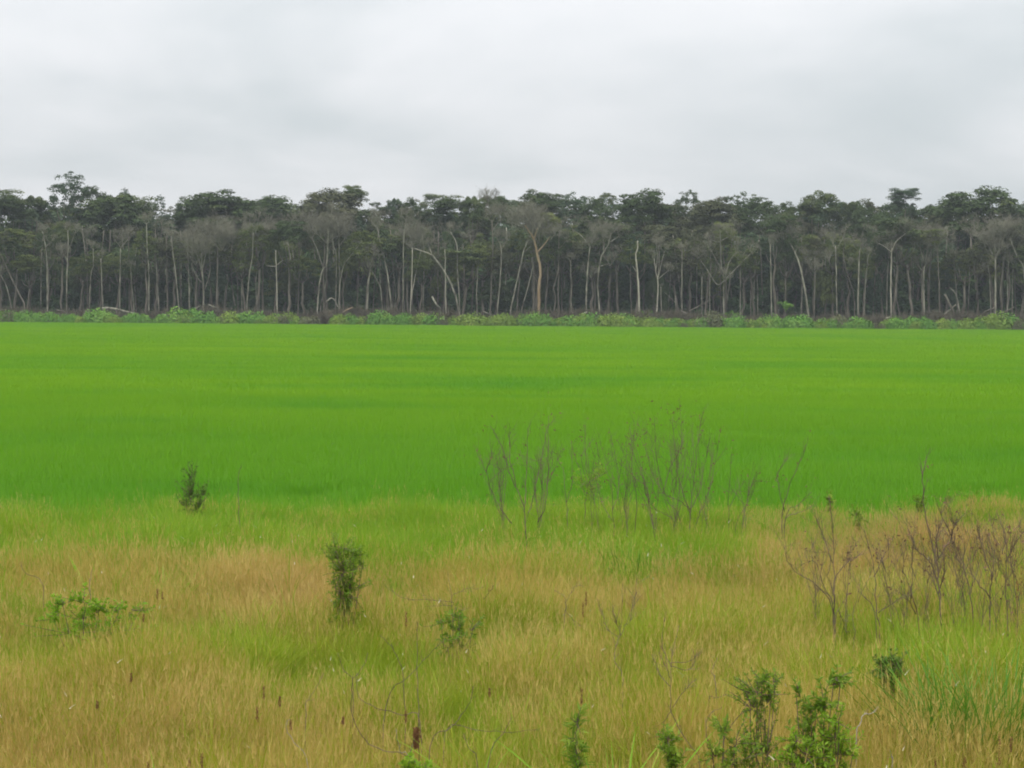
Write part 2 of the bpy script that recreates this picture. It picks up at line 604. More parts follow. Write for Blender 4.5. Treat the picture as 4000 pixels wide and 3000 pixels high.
# where the bank ends (slightly wavering edge)
edge = GRASS_END - 2.2 + 2.6 * vnoise(gx * .35, gx * 0 + .5, 7) + 1.6 * vnoise(gx * 1.1, gy * .6, 8) + .8 * vnoise(gx * 3.5, gy * 2, 18)
keep = (gy < edge) | (rng.uniform(0, 1, n) < .35 * np.exp(-(gy - edge) / 1.3))
beyond = gy > edge
gx, gy, beyond = gx[keep], gy[keep], beyond[keep]
n = len(gx)
ipx, ipy = project(np.stack([gx, gy, np.full(n, .5)], 1))


def blob(cx, cy, sx, sy):
    return np.exp(-((ipx - cx) / sx) ** 2 - ((ipy - cy) / sy) ** 2)


straw = np.interp(ipy, [1900, 1990, 2060, 2150, 2230, 2330, 2450, 2650, 2800, 3000], [.24, .15, .06, .11, .44, .46, .27, .27, .36, .44])
straw = straw + .5 * (vnoise(gx * .9, gy * .7, 4) - .5) + .4 * (vnoise(gx * 3, gy * 2.2, 5) - .5)
straw += .22 * blob(300, 2750, 700, 350) + .30 * blob(1150, 2280, 300, 80) + .15 * blob(2300, 2230, 700, 70) + .2 * blob(2100, 2650, 150, 60)
straw += .55 * blob(3600, 2090, 550, 110) + .2 * blob(3500, 2800, 500, 220)
straw -= .30 * blob(950, 2480, 180, 120) + .26 * blob(3700, 2540, 330, 170) + .25 * blob(1450, 2520, 200, 90) + .25 * blob(2450, 2060, 500, 90) + .2 * blob(200, 2400, 200, 80)
band_ = np.interp(ipy, [1900, 1990, 2140, 2215], [.55, .2, .3, 1]) 
straw = straw * np.where(ipx < 2900, band_, 1.0)
straw = np.clip(straw, .02, .97)
red = np.clip(.9 * blob(3600, 2090, 600, 120) + .45 * blob(1200, 2280, 400, 90) + .35 * blob(300, 2900, 900, 250) + .4 * blob(2900, 2230, 500, 80) + .35 * vnoise(gx * .7, gy * .5, 6) - .1, 0, 1)
olive = np.clip(np.interp(ipy, [1980, 2170, 2280, 2450, 2700, 3000], [0, .05, .35, .5, .7, .9]) + .5 * (vnoise(gx * .8, gy * .8, 9) - .5) - .25 * blob(3700, 2520, 330, 170), 0, 1)
u = rng.uniform(0, 1, n)
iss = (u < straw) & (~beyond | (u < .06))
isf = (rng.uniform(0, 1, n) < .012) & (gy < 22)
var = np.where(isf, 8 + rng.integers(0, 3, n), np.where(iss, 4 + rng.integers(0, 4, n), rng.integers(0, 4, n)))
cl = vnoise(gx * 1.3, gy * 1.1, 31)
tg = (rng.uniform(0, 1, n) < .45 * blob(3780, 2640, 280, 160) + .10 + .5 * np.clip(cl - .62, 0, 1)) & ~iss
ts = (rng.uniform(0, 1, n) < .07 + .55 * np.clip(vnoise(gx * 1.5, gy * 1.2, 33) - .62, 0, 1)) & iss
var = np.where(tg & ~isf, 11 + rng.integers(0, 3, n), np.where(ts & ~isf, 14 + rng.integers(0, 3, n), var))
tint = np.where(iss | isf, red, olive) + rng.uniform(-.12, .12, n)
hs = .52 + .42 * vnoise(gx * .8, gy * .8, 10) + .34 * vnoise(gx * 2.6, gy * 2.2, 35) + rng.uniform(-.1, .1, n)
hs = hs * np.interp(gy, [GRASS_END - 4, GRASS_END + 1], [1, .85])
hs = hs + .14 * blob(3780, 2640, 280, 160) + .2 * blob(2500, 2080, 300, 60)
rot = np.stack([rng.normal(0, .13, n), rng.normal(.06, .13, n), rng.uniform(0, 6.283, n)], 1)
scatter('wild_grass', ks, ['green', 'straw', 'fleck'], np.stack([gx, gy, np.zeros(n)], 1), rot, np.stack([hs, hs, hs], 1), var, np.clip(tint, 0, 1),
        'tall wild grass with tan seed heads in front of the rice field', 'grass')

# ------------------------------------------------------------------ forest: mesh stock
def grow(mb, p, d, length, rad, level, maxlevel, kids, sides, up=.12, spread=.75, wig=.16):
    """recursive bare branching"""
    k = 4 if level < 3 else 2
    pts = [np.array(p, float)]
    dd = np.array(d, float)
    for i in range(k):
        dd = dd + rng.normal(0, wig, 3) + np.array([0, 0, up * .5])
        dd /= np.linalg.norm(dd)
        pts.append(pts[-1] + dd * length / k)
    rr = np.linspace(rad, rad * .5, k + 1)
    mb.tube(pts, np.maximum(rr, .0011) if maxlevel == 4 else rr, sides if level < 2 else 3, 0, 0, False)
    if level >= maxlevel:
        return
    m = kids[min(level, len(kids) - 1)]
    for i in range(m):
        t = rng.uniform(.3, 1.0)
        j = min(int(t * k), k - 1)
        q = pts[j] + (pts[j + 1] - pts[j]) * (t * k - j)
        side = rng.normal(size=3)
        side -= dd * side.dot(dd)
        side /= np.linalg.norm(side) + 1e-9
        nd = dd * rng.uniform(.35, .9) + side * rng.uniform(.4, 1.0) * spread + np.array([0, 0, up])
        nd /= np.linalg.norm(nd)
        grow(mb, q, nd, length * rng.uniform(.5, .75), rad * .5, level + 1, maxlevel, kids, sides, up, spread, wig)


TWIG = []
for s in range(8):
    mb = MB()
    nl_ = int(rng.integers(3, 6))
    op = rng.uniform(.45, .95)
    for i in range(nl_):
        a = i * 6.283 / nl_ + rng.uniform(-.6, .6)
        d = np.array([math.cos(a) * op, math.sin(a) * op, rng.uniform(.7, 1.3)])
        grow(mb, (0, 0, 0), d / np.linalg.norm(d), .40 * rng.uniform(.75, 1.2), .007, 0, 4, [4, 4, 4, 4], 4, .12, .8)
    v = np.concatenate(mb.v)
    ext = max(np.ptp(v[:, 0]), np.ptp(v[:, 1]))
    zt = v[:, 2].max()
    mb.v = [q * np.array([1 / ext, 1 / ext, 1 / zt]) for q in mb.v]
    TWIG.append(mb.mesh('bare_crown', 'twigs'))


def leaf_crown(kind):
    """unit crown, about 1 wide and 1 high (z 0..1), made of leaf clumps"""
    mb = MB()
    if kind == 'dome':
        nc, per, ls = 62, 190, .036
    elif kind == 'airy':
        nc, per, ls = 95, 62, .03
    elif kind == 'flat':
        nc, per, ls = 42, 170, .036
    else:
        nc, per, ls = 50, 190, .036
    for i in range(nc):
        a = rng.uniform(0, 6.283)
        if kind == 'flat':
            r = .44 * math.sqrt(rng.uniform())
            z = .2 + .68 * rng.uniform() ** .7
            rr, rz = rng.uniform(.10, .17), .10
            r *= 1.05 - .4 * z
        else:
            el = math.asin(rng.uniform(-.35, 1))
            k = rng.uniform(.35, 1.0) ** .5
            r = .40 * math.cos(el) * k
            z = .24 + .62 * math.sin(el) * k + rng.uniform(-.04, .04)
            rr = rng.uniform(.08, .15) * {'dome': 1.05, 'airy': .55}.get(kind, .9)
            rz = rr * rng.uniform(.75, 1.2)
        c = np.array([r * math.cos(a), r * math.sin(a), z])
        dv = rng.normal(size=(per, 3))
        dv /= np.linalg.norm(dv, axis=1)[:, None]
        dv[:, 2] = np.where(rng.uniform(size=per) < .72, np.abs(dv[:, 2]), dv[:, 2])
        P = c + dv * np.array([rr, rr, rz]) * rng.uniform(.55, 1.08, per)[:, None]
        Nn = dv * .8 + np.array([0, 0, .5]) + rng.normal(0, .45, (per, 3))
        mb.leaves(P, Nn, ls * rng.uniform(.6, 1.35, per), .7, rng.uniform(-.2, .2, per) + rng.uniform(-.3, .3))
    return mb


CROWN = {k: [leaf_crown(k) for _ in range(3)] for k in ('dome', 'airy', 'flat', 'round')}
CR_ME = {}


def crown_mesh(kind, i, mat):
    key = (kind, i % 3, mat)
    if key not in CR_ME:
        CR_ME[key] = CROWN[kind][i % 3].mesh('leafy_crown', mat)
    return CR_ME[key]


TRUNK_ME = {}


def trunk_mesh(i, mat):
    key = (i % 5, mat)
    if key in TRUNK_ME:
        return TRUNK_ME[key]
    mb = MB()
    pts = [np.zeros(3)]
    for k in range(6):
        pts.append(pts[-1] + np.array([rng.normal(0, .012), rng.normal(0, .012), .7 / 6]))
    mb.tube(pts, np.linspace(.0145, .009, 7), 7)
    for k in range(6):
        a = k * 1.05 + rng.uniform(-.3, .3)
        q = pts[-1] - np.array([0, 0, rng.uniform(0, .12)])
        e = q + np.array([math.cos(a) * rng.uniform(.05, .13), math.sin(a) * rng.uniform(.05, .13), rng.uniform(.1, .24)])
        mid = (q + e) / 2 + np.array([math.cos(a) * .02, math.sin(a) * .02, -.015])
        mb.tube([q, mid, e], [.0065, .005, .003], 4)
    TRUNK_ME[key] = mb.mesh('trunk', mat, True)
    return TRUNK_ME[key]


def leafy_tree(px, ytop, wpx, hpx, D, kind, mat, label, group, i, bark='bark_grey'):
    top = at_depth(px, ytop, D)
    wd = wpx / FPX * D
    hh = hpx / FPX * D
    t = thing('leafy_tree', (top[0], D, 0), label, 'tree', group)
    H = top[2] - hh * .35
    put('trunk', trunk_mesh(i, bark), t, (0, 0, -.1), rng.uniform(0, 6.28), (min(22, wd * 2.6), min(22, wd * 2.6), H))
    put('crown', crown_mesh(kind, i, mat), t, (0, 0, top[2] - hh), rng.uniform(0, 6.28), (wd * 1.08, wd * 1.0, hh * 1.05))
    return t


MARKS = [(40, 'the leaning thick grey trunk'), (582, 'the pole-straight pale trunk'), (795, 'the many-stemmed pale tree'), (975, 'the bowed pale trunk'), (1083, 'the bleached broken snag'),
         (1250, 'the elbow-bent pale trunk'), (1438, 'the cone-like stout trunk'), (1515, 'the sweeping curved trunk'), (1610, 'the white V-shaped pair'), (1735, 'the arching thick trunk'),
         (1865, 'the half-height snag'), (2105, 'the orange-tan trunk'), (2168, 'the snake-like grey trunk'), (2295, 'the Y-shaped pale tree'), (2345, 'the crooked-armed pale tree'),
         (2495, 'the bright cream snag'), (2568, 'the white broom-like tree'), (2828, 'the open spreading bare tree'), (3140, 'the slanting thick trunk'), (3355, 'the thick straight pale trunk'),
         (3481, 'the white clear Y trunk'), (3740, 'the bent broken stem'), (3890, 'the stout forked trunk')]


def mark(px):
    return min(MARKS, key=lambda q: abs(q[0] - px))[1]


KW = {'dome': 'dome-crowned', 'flat': 'layered', 'round': 'round-crowned', 'airy': 'loose-crowned'}
RW = ['high', 'tall', 'middling', 'lowish', 'low']
# skyline trees: x, y of the top, width and height of the crown in the photograph, distance, look
SKY = [
    (20, 740, 190, 150, 372, 'flat', 'canopy', 'flat layered dark tree at the forest end beside a tall feathery tree'),
    (120, 757, 150, 120, 374, 'round', 'canopy', 'low round crown tucked against the tall feathery tree'),
    (275, 662, 170, 170, 372, 'airy', 'canopy_blue', 'tallest feathery tree with loose upright crown breaking the skyline'),
    (355, 705, 190, 160, 374, 'airy', 'canopy', 'sloping loose-crowned tree touching the tallest feathery tree'),
    (440, 742, 260, 190, 368, 'round', 'canopy', 'broad dark tree on the slope below the tallest feathery tree'),
    (487, 733, 46, 60, 376, 'airy', 'canopy_blue', 'tiny tufted treetop poking above a broad dark crown'),
    (540, 765, 170, 150, 372, 'flat', 'canopy', 'dark layered tree just before the low skyline notch'),
    (622, 758, 52, 60, 376, 'airy', 'canopy_blue', 'small tuft of foliage standing over the low skyline notch'),
    (735, 765, 110, 130, 380, 'round', 'canopy', 'small crown rising from the skyline notch to a wide dome'),
    (860, 742, 300, 140, 376, 'dome', 'canopy', 'wide smooth domed crown after the skyline notch'),
    (1050, 757, 230, 140, 376, 'dome', 'canopy', 'even dark crown between two wide domes'),
    (1290, 724, 230, 150, 370, 'dome', 'canopy_brown', 'high domed crown with an overhanging edge above bare trees'),
    (1385, 726, 100, 90, 372, 'flat', 'canopy', 'overhanging dark crown edge on the high dome'),
    (1540, 770, 70, 80, 380, 'round', 'canopy_blue', 'small knobbly crown past the overhanging dome'),
    (1610, 768, 110, 110, 376, 'round', 'canopy', 'round crown in the low run of skyline'),
    (1740, 762, 170, 110, 374, 'flat', 'canopy', 'flat-topped crown with a bright gap beneath it'),
    (1850, 755, 110, 130, 372, 'round', 'canopy', 'dark crown below the pinkish bare treetop'),
    (1960, 762, 130, 130, 376, 'round', 'canopy', 'dark crown between the pinkish bare treetop and a rounded dome'),
    (2090, 742, 180, 110, 380, 'dome', 'canopy', 'rounded dome rising behind the large bare tan-trunked tree'),
    (2240, 742, 140, 130, 378, 'airy', 'canopy_blue', 'thin grey-green crown next to the rounded dome'),
    (2330, 765, 150, 150, 370, 'round', 'canopy', 'dark crown with a bright sky gap at its side'),
    (2372, 743, 80, 70, 378, 'airy', 'canopy', 'little star-shaped treetop by a sky gap'),
    (2520, 731, 200, 140, 368, 'dome', 'canopy', 'bold double-humped crown standing clear of the skyline'),
    (2690, 738, 125, 110, 376, 'airy', 'canopy', 'see-through round crown with sky showing under it'),
    (2800, 772, 220, 140, 366, 'dome', 'canopy_brown', 'brownish smooth sloping crown'),
    (2935, 743, 190, 130, 378, 'airy', 'canopy', 'loose spreading crown with sky holes beside the brownish crown'),
    (3060, 782, 110, 110, 374, 'round', 'canopy', 'low crown between the loose spreading crown and a rounded one'),
    (3205, 746, 165, 110, 374, 'dome', 'canopy', 'neat half-round crown above the forest with small sky holes'),
    (3330, 778, 90, 90, 374, 'round', 'canopy', 'small round crown beside the neat half-round crown'),
    (3400, 795, 160, 150, 368, 'round', 'canopy', 'dark low crown beside the lacy umbrella tree'),
    (3512, 738, 165, 190, 378, 'airy', 'canopy_blue', 'lacy umbrella-shaped tree with much sky showing through'),
    (3530, 737, 130, 60, 377, 'flat', 'canopy_blue', 'flat cap of foliage crowning the lacy umbrella tree'),
    (3640, 830, 130, 120, 368, 'round', 'canopy_brown', 'low dull crown in the gap before the largest dome'),
    (3715, 775, 150, 140, 376, 'airy', 'canopy', 'lacy shoulder of foliage on the largest dome'),
    (3820, 718, 310, 190, 370, 'dome', 'canopy', 'largest dark dome crown towering over the forest'),
    (3960, 765, 130, 120, 374, 'round', 'canopy', 'rounded crown leaning on the far side of the largest dome'),
    (4090, 800, 220, 150, 372, 'round', 'canopy', 'low crown past the largest dome'),
    (-120, 745, 200, 150, 372, 'dome', 'canopy', 'dark crown past the flat layered tree'),
]
for i, (px, yt, wpx, hpx, D, kind, mat, lab) in enumerate(SKY):
    leafy_tree(px, yt - 3, wpx * 1.18, hpx * 1.08, D, kind, mat, lab, None, i)

# closed canopy under the skyline
i = 0
MIDL = {'canopy': 'dark green', 'canopy_yellow': 'yellowish', 'canopy_blue': 'bluish green', 'canopy_brown': 'brownish'}
for row, (D, yb, step, wmin, wmax) in enumerate(((388, 778, 120, 180, 280), (377, 830, 130, 150, 240), (365, 880, 125, 130, 220), (358, 945, 150, 110, 190), (353, 1020, 230, 80, 140))):
    x = -350 + row * 37
    while x < 4350:
        yt = yb + rng.uniform(-25, 45) + (20 if x > 3500 else 0)
        mat = rng.choice(['canopy', 'canopy', 'canopy_yellow', 'canopy_blue', 'canopy_brown'] if row > 1 else ['canopy', 'canopy', 'canopy_blue', 'canopy_brown'])
        kind = rng.choice(['dome', 'airy', 'round', 'round'])
        leafy_tree(x, yt, rng.uniform(wmin, wmax), rng.uniform(110, 170), D + rng.uniform(-4, 4), kind, str(mat), '%s %s %s leafy tree of the closed canopy behind %s' % (RW[row], KW[str(kind)], MIDL[str(mat)], mark(x)), 'closed canopy trees', i)
        i += 1
        x += step * rng.uniform(.75, 1.25)

# small leafy crowns among the front trunks
x = -330
while x < 4330:
    mat = str(rng.choice(['canopy_yellow', 'canopy_brown', 'canopy', 'canopy_yellow']))
    kind = str(rng.choice(['airy', 'flat', 'airy']))
    lab = 'slender %s %s tree between the bare trunks beside %s' % (MIDL[mat], KW[kind], mark(x))
    leafy_tree(x, rng.uniform(830, 1000), rng.uniform(100, 230), rng.uniform(80, 150), rng.uniform(347, 352), kind, mat, lab, 'slender leafy trees between the trunks', i)
    i += 1
    x += rng.uniform(40, 90)

# ------------------------------------------------------------------ traced trunks at the forest edge
# (width px, bark, distance, trunk polyline from the base, branch polylines, crown width px, label key)
S = {
    'ps': ('slim straight pale trunk rising from the brush', 'slim straight pale trunks'),
    'pl': ('pale trunk leaning sideways', 'leaning pale trunks'),
    'pf': ('pale trunk dividing into a wide fork', 'forked pale trunks'),
    'g': ('dull grey trunk with a haze of bare twigs', 'dull grey trunks'),
    't': ('thin pale stem half hidden among larger trunks', 'thin pale stems'),
}
TR = [
    (10, 'bark_grey', 346, [(95, 1190), (80, 1160), (40, 1080), (3, 1000), (-20, 950)], [], 90, 'thick grey trunk leaning hard away from the first slim pale trunks'),
    (7, 'bark_pale', 347, [(45, 1206), (30, 1125), (9, 1075)], [], 60, 'pl'),
    (8, 'bark_pale', 345, [(185, 1215), (184, 1030), (180, 965), (168, 905)], [[(180, 965), (200, 945)]], 80, 'ps'),
    (8, 'bark_pale', 344, [(260, 1225), (262, 1080), (268, 980), (268, 900)], [[(268, 985), (300, 905)], [(266, 1020), (235, 990)]], 110, 'ps'),
    (6, 'bark_grey', 350, [(340, 1215), (341, 1050), (338, 930)], [], 90, 'g'),
    (6, 'bark_pale', 346, [(350, 1215), (355, 1080), (365, 1040), (366, 970)], [], 70, 't'),
    (6, 'bark_pale', 345, [(402, 1210), (395, 1080), (390, 1010)], [], 70, 't'),
    (8, 'bark_pale', 346, [(468, 1210), (470, 1060), (472, 965)], [[(472, 970), (505, 925)], [(472, 968), (452, 935)]], 95, 'pf'),
    (7, 'bark_grey', 350, [(505, 1200), (503, 1000), (500, 920)], [], 90, 'g'),
    (5, 'bark_pale', 347, [(523, 1205), (515, 1110), (512, 1040)], [], 60, 't'),
    (8, 'bark_pale', 344, [(582, 1225), (583, 1085), (578, 980), (575, 870)], [], 70, 'tall pole-straight pale trunk, cleanest of its neighbours'),
    (7, 'bark_pale', 347, [(620, 1210), (615, 1100), (608, 1000), (603, 950)], [], 60, 'ps'),
    (9, 'bark_grey', 348, [(655, 1215), (652, 1060), (650, 920)], [], 110, 'g'),
    (8, 'bark_pale', 345, [(700, 1220), (688, 1080), (675, 980), (670, 930)], [], 70, 'pl'),
    (6, 'bark_grey', 350, [(708, 1210), (703, 1080), (702, 960)], [], 80, 'g'),
    (8, 'bark_pale', 345, [(740, 1225), (737, 1100), (728, 940)], [], 70, 'ps'),
    (10, 'bark_pale', 345, [(795, 1220), (795, 1120), (790, 1060), (786, 990)],
     [[(795, 1110), (775, 1010), (745, 965)], [(800, 1130), (818, 1060), (815, 980), (838, 905)], [(788, 1105), (770, 1080), (750, 1035), (765, 1020)], [(790, 1060), (800, 985), (802, 930)]], 190,
     'many-stemmed pale tree dividing low under a wide grey bare crown'),
    (5, 'bark_pale', 348, [(945, 1220), (942, 1060), (935, 960)], [], 90, 't'),
    (8, 'bark_pale', 345, [(965, 1190), (975, 1080), (990, 990), (993, 910)], [], 130, 'curved pale trunk bowing between thin grey stems'),
    (6, 'bark_grey', 351, [(930, 1200), (925, 1050), (908, 935)], [], 110, 'g'),
    (5, 'bark_pale', 348, [(1003, 1230), (1000, 1100), (1010, 980)], [], 90, 't'),
    (8, 'bark_white', 344, [(1083, 1225), (1081, 1060), (1079, 978)], [[(1083, 1035), (1110, 1018)], [(1082, 1040), (1050, 1040)]], 0, 'bleached broken snag with stubby side arms and no crown'),
    (10, 'bark_grey', 349, [(1165, 1220), (1168, 1080), (1170, 960), (1152, 905)], [], 150, 'g'),
    (9, 'bark_pale', 345, [(1240, 1220), (1248, 1110), (1262, 1050), (1275, 1035), (1281, 940), (1280, 850)], [[(1262, 1050), (1240, 980), (1218, 925)], [(1281, 905), (1320, 890)]], 150,
     'pale trunk with an elbow bend and a second limb from the bend'),
    (6, 'bark_pale', 346, [(1312, 1190), (1313, 1000), (1305, 970), (1295, 915)], [], 80, 't'),
    (8, 'bark_pale', 348, [(1327, 1200), (1325, 1000), (1322, 890)], [[(1328, 960), (1352, 920)]], 130, 'g'),
    (5, 'bark_pale', 345, [(1325, 1140), (1340, 1045), (1368, 1000), (1396, 962)], [], 50, 'thin pale limb slanting up across a dark gap'),
    (6, 'bark_grey', 349, [(1392, 1225), (1397, 1140), (1400, 1020)], [[(1400, 1125), (1430, 1050)]], 90, 'g'),
    (12, 'bark_pale', 345, [(1433, 1230), (1438, 1130), (1447, 1045)], [[(1447, 1050), (1430, 1000)], [(1447, 1050), (1465, 990)]], 90, 'stout pale trunk tapering upward like a cone'),
    (7, 'bark_pale', 346, [(1495, 1230), (1487, 1130), (1470, 1090), (1450, 1055)], [[(1486, 1120), (1484, 1060), (1480, 1010)]], 60, 'pf'),
    (10, 'bark_pale', 345, [(1530, 1225), (1520, 1120), (1505, 1030), (1487, 965), (1470, 885)], [[(1470, 890), (1450, 865)], [(1470, 888), (1480, 865)]], 120, 'long pale trunk sweeping in one curve from base to fork'),
    (5, 'bark_pale', 348, [(1540, 1225), (1545, 1140), (1537, 1070)], [], 70, 't'),
    (8, 'bark_pale', 345, [(1573, 1225), (1575, 1080), (1578, 930), (1588, 855)], [[(1578, 920), (1600, 880)]], 120, 'ps'),
    (8, 'bark_white', 344, [(1602, 1235), (1608, 1120), (1612, 970)], [[(1604, 1190), (1620, 1080), (1641, 975)]], 70, 'pair of white stems parting from one foot like a narrow V'),
    (8, 'bark_pale', 348, [(1652, 1200), (1657, 1000), (1650, 915)], [], 110, 'g'),
    (12, 'bark_pale', 345, [(1792, 1225), (1770, 1130), (1735, 1060), (1690, 1000), (1650, 982), (1608, 968)], [[(1690, 1000), (1670, 950)]], 60, 'thick pale trunk arching far over to one side across other stems'),
    (7, 'bark_white', 344, [(1742, 1225), (1740, 1060), (1738, 975)], [], 60, 'ps'),
    (8, 'bark_pale', 346, [(1795, 1200), (1787, 1050), (1785, 960), (1760, 905)], [[(1787, 985), (1803, 962), (1822, 942)]], 110, 'pf'),
    (7, 'bark_pale', 345, [(1863, 1232), (1862, 1130), (1868, 1035)], [], 30, 'short pale snag broken off at half height'),
    (10, 'bark_grey', 347, [(1915, 1225), (1920, 1100), (1925, 980), (1922, 860)], [[(1923, 900), (1955, 850)]], 130, 'g'),
    (8, 'bark_pale', 345, [(1943, 1220), (1955, 1080), (1958, 980), (1953, 945)], [[(1958, 975), (1985, 930)]], 100, 'pf'),
    (9, 'bark_pale', 344, [(1995, 1210), (2022, 1090), (2045, 985), (2060, 945), (2092, 892)], [[(2046, 985), (2075, 960)]], 80, 'pl'),
    (7, 'bark_pale', 345, [(2035, 1225), (2060, 1130), (2080, 1050), (2092, 990)], [], 50, 'pl'),
    (18, 'bark_tan', 344, [(2105, 1230), (2105, 1130), (2111, 1060), (2100, 1000), (2090, 950), (2072, 910)], [[(2100, 985), (2122, 960), (2148, 925)], [(2085, 935), (2100, 890)], [(2078, 920), (2050, 880)]], 200,
     'stout orange-tan trunk holding a large hazy bare crown'),
    (6, 'bark_pale', 347, [(2087, 1215), (2085, 1100), (2088, 1000)], [], 60, 't'),
    (9, 'bark_grey', 346, [(2160, 1240), (2170, 1170), (2163, 1120), (2180, 1060), (2183, 960), (2185, 900)], [[(2184, 972), (2215, 938)]], 120, 'grey trunk winding like a snake next to the orange-tan trunk'),
    (6, 'bark_pale', 346, [(2230, 1225), (2232, 1120), (2228, 1015)], [], 70, 't'),
    (10, 'bark_pale', 344, [(2290, 1220), (2292, 1100), (2300, 1000), (2306, 960)], [[(2306, 962), (2322, 920)], [(2304, 965), (2275, 925), (2240, 895)]], 130, 'pale tree shaped like a letter Y with an outstretched left arm'),
    (10, 'bark_pale', 344, [(2343, 1235), (2335, 1120), (2340, 1050), (2350, 1000), (2375, 955), (2388, 905)], [[(2345, 1040), (2380, 1030)], [(2358, 985), (2355, 940)], [(2378, 950), (2420, 920)], [(2338, 1060), (2310, 1075)]], 120, 'twisted pale tree with several crooked arms'),
    (11, 'bark_white', 343, [(2498, 1248), (2495, 1130), (2488, 1040), (2483, 1000), (2490, 972), (2491, 940)], [[(2485, 1060), (2470, 1040)]], 0, 'bright cream snag, bare and crooked at the top, in a dark gap'),
    (8, 'bark_white', 344, [(2566, 1228), (2570, 1110), (2562, 1060), (2556, 1010)], [[(2569, 1100), (2580, 1040), (2592, 980)], [(2570, 1110), (2574, 1030), (2572, 960)], [(2563, 1065), (2566, 1000), (2560, 950)], [(2572, 1090), (2610, 1055)]], 80, 'white broom-like tree splitting into a narrow bundle of upright stems'),
    (5, 'bark_white', 345, [(2583, 1225), (2582, 1120)], [], 20, 'very short thin white stub beside the broom-like tree'),
    (7, 'bark_pale', 345, [(2663, 1220), (2663, 1060), (2664, 980)], [], 80, 'ps'),
    (6, 'bark_pale', 346, [(2742, 1240), (2742, 1080)], [], 30, 't'),
    (6, 'bark_pale', 346, [(2773, 1240), (2773, 1075)], [], 30, 't'),
    (6, 'bark_pale', 345, [(2640, 1240), (2638, 1155)], [[(2637, 1180), (2600, 1140)]], 0, 'low pale stump with one thin side arm'),
    (11, 'bark_pale', 344, [(2828, 1242), (2826, 1130), (2830, 1090)], [[(2830, 1095), (2800, 1110), (2760, 1050), (2726, 1000)], [(2829, 1092), (2815, 1050), (2808, 950), (2804, 905)], [(2832, 1090), (2852, 1070), (2905, 1015), (2935, 985)], [(2830, 1090), (2842, 1030), (2870, 985)], [(2808, 948), (2765, 937)], [(2808, 945), (2848, 922)], [(2820, 1060), (2790, 1010), (2770, 975)]], 110,
     'open spreading bare tree with long limbs and two level arms on top'),
    (7, 'bark_pale', 345, [(2892, 1240), (2893, 1015)], [], 60, 'ps'),
    (6, 'bark_grey', 347, [(2933, 1240), (2932, 1060), (2936, 960)], [], 60, 'g'),
    (9, 'bark_pale', 344, [(3014, 1240), (3012, 1100), (3008, 950)], [], 80, 'ps'),
    (14, 'bark_pale', 344, [(3158, 1240), (3145, 1130), (3130, 1050), (3115, 1000), (3087, 940)], [[(3110, 990), (3135, 930)]], 150, 'thick grey-white trunk slanting beside an upright forked one'),
    (10, 'bark_grey', 345, [(3180, 1240), (3180, 1060)], [[(3180, 1058), (3160, 1040), (3150, 1000)], [(3180, 1060), (3200, 1040), (3227, 1013)], [(3180, 1060), (3185, 1000)]], 100, 'pf'),
    (9, 'bark_pale', 344, [(3270, 1240), (3268, 1100), (3265, 960)], [], 110, 'ps'),
    (6, 'bark_grey', 347, [(3338, 1190), (3330, 1130), (3310, 1070), (3295, 1000), (3300, 950)], [[(3310, 1070), (3315, 1030)]], 70, 'g'),
    (12, 'bark_pale', 344, [(3352, 1242), (3354, 1080), (3358, 980)], [], 110, 'thick straight pale trunk standing behind a dark patch of debris'),
    (6, 'bark_pale', 346, [(3375, 1240), (3382, 1080), (3390, 990)], [], 60, 't'),
    (10, 'bark_white', 344, [(3481, 1242), (3480, 1100), (3482, 980)], [[(3482, 985), (3460, 962), (3438, 948)], [(3482, 985), (3500, 945), (3540, 910)], [(3482, 982), (3486, 940)]], 120, 'white trunk opening into a clear Y below the lacy umbrella tree'),
    (9, 'bark_pale', 345, [(3610, 1242), (3610, 1080), (3618, 1030)], [[(3616, 1040), (3640, 985)], [(3616, 1035), (3592, 960)], [(3618, 1030), (3622, 960)], [(3612, 1070), (3595, 1030)]], 110, 'pf'),
    (9, 'bark_grey', 345, [(3672, 1245), (3670, 1120), (3664, 970)], [], 120, 'g'),
    (8, 'bark_pale', 344, [(3752, 1240), (3738, 1165), (3725, 1138), (3708, 1122)], [], 0, 'broken pale stem bent over at its top near slanting debris'),
    (6, 'bark_grey', 346, [(3740, 1200), (3738, 1140), (3732, 1005)], [], 60, 't'),
    (6, 'bark_pale', 346, [(3870, 1235), (3868, 1100), (3862, 1035)], [[(3865, 1080), (3835, 1050)]], 60, 't'),
    (13, 'bark_pale', 344, [(3888, 1245), (3890, 1130), (3892, 1000)], [[(3892, 1005), (3870, 975), (3852, 940)], [(3892, 1002), (3912, 965), (3928, 915)], [(3892, 1000), (3890, 930)]], 170, 'stout pale trunk forking under a broad grey bare crown'),
    (6, 'bark_pale', 346, [(3935, 1230), (3935, 1100), (3938, 1020)], [], 60, 't'),
    (6, 'bark_pale', 346, [(3955, 1225), (3955, 1110), (3960, 1030)], [], 60, 't'),
    (9, 'bark_pale', 345, [(4005, 1235), (4000, 1060), (3975, 1005), (3945, 930)], [[(3995, 1050), (4020, 980)]], 130, 'pf'),
    (9, 'bark_pale', 345, [(4090, 1235), (4085, 1060), (4080, 950)], [], 110, 'ps'),
    (9, 'bark_pale', 345, [(-90, 1215), (-85, 1060), (-80, 930)], [], 110, 'ps'),
]


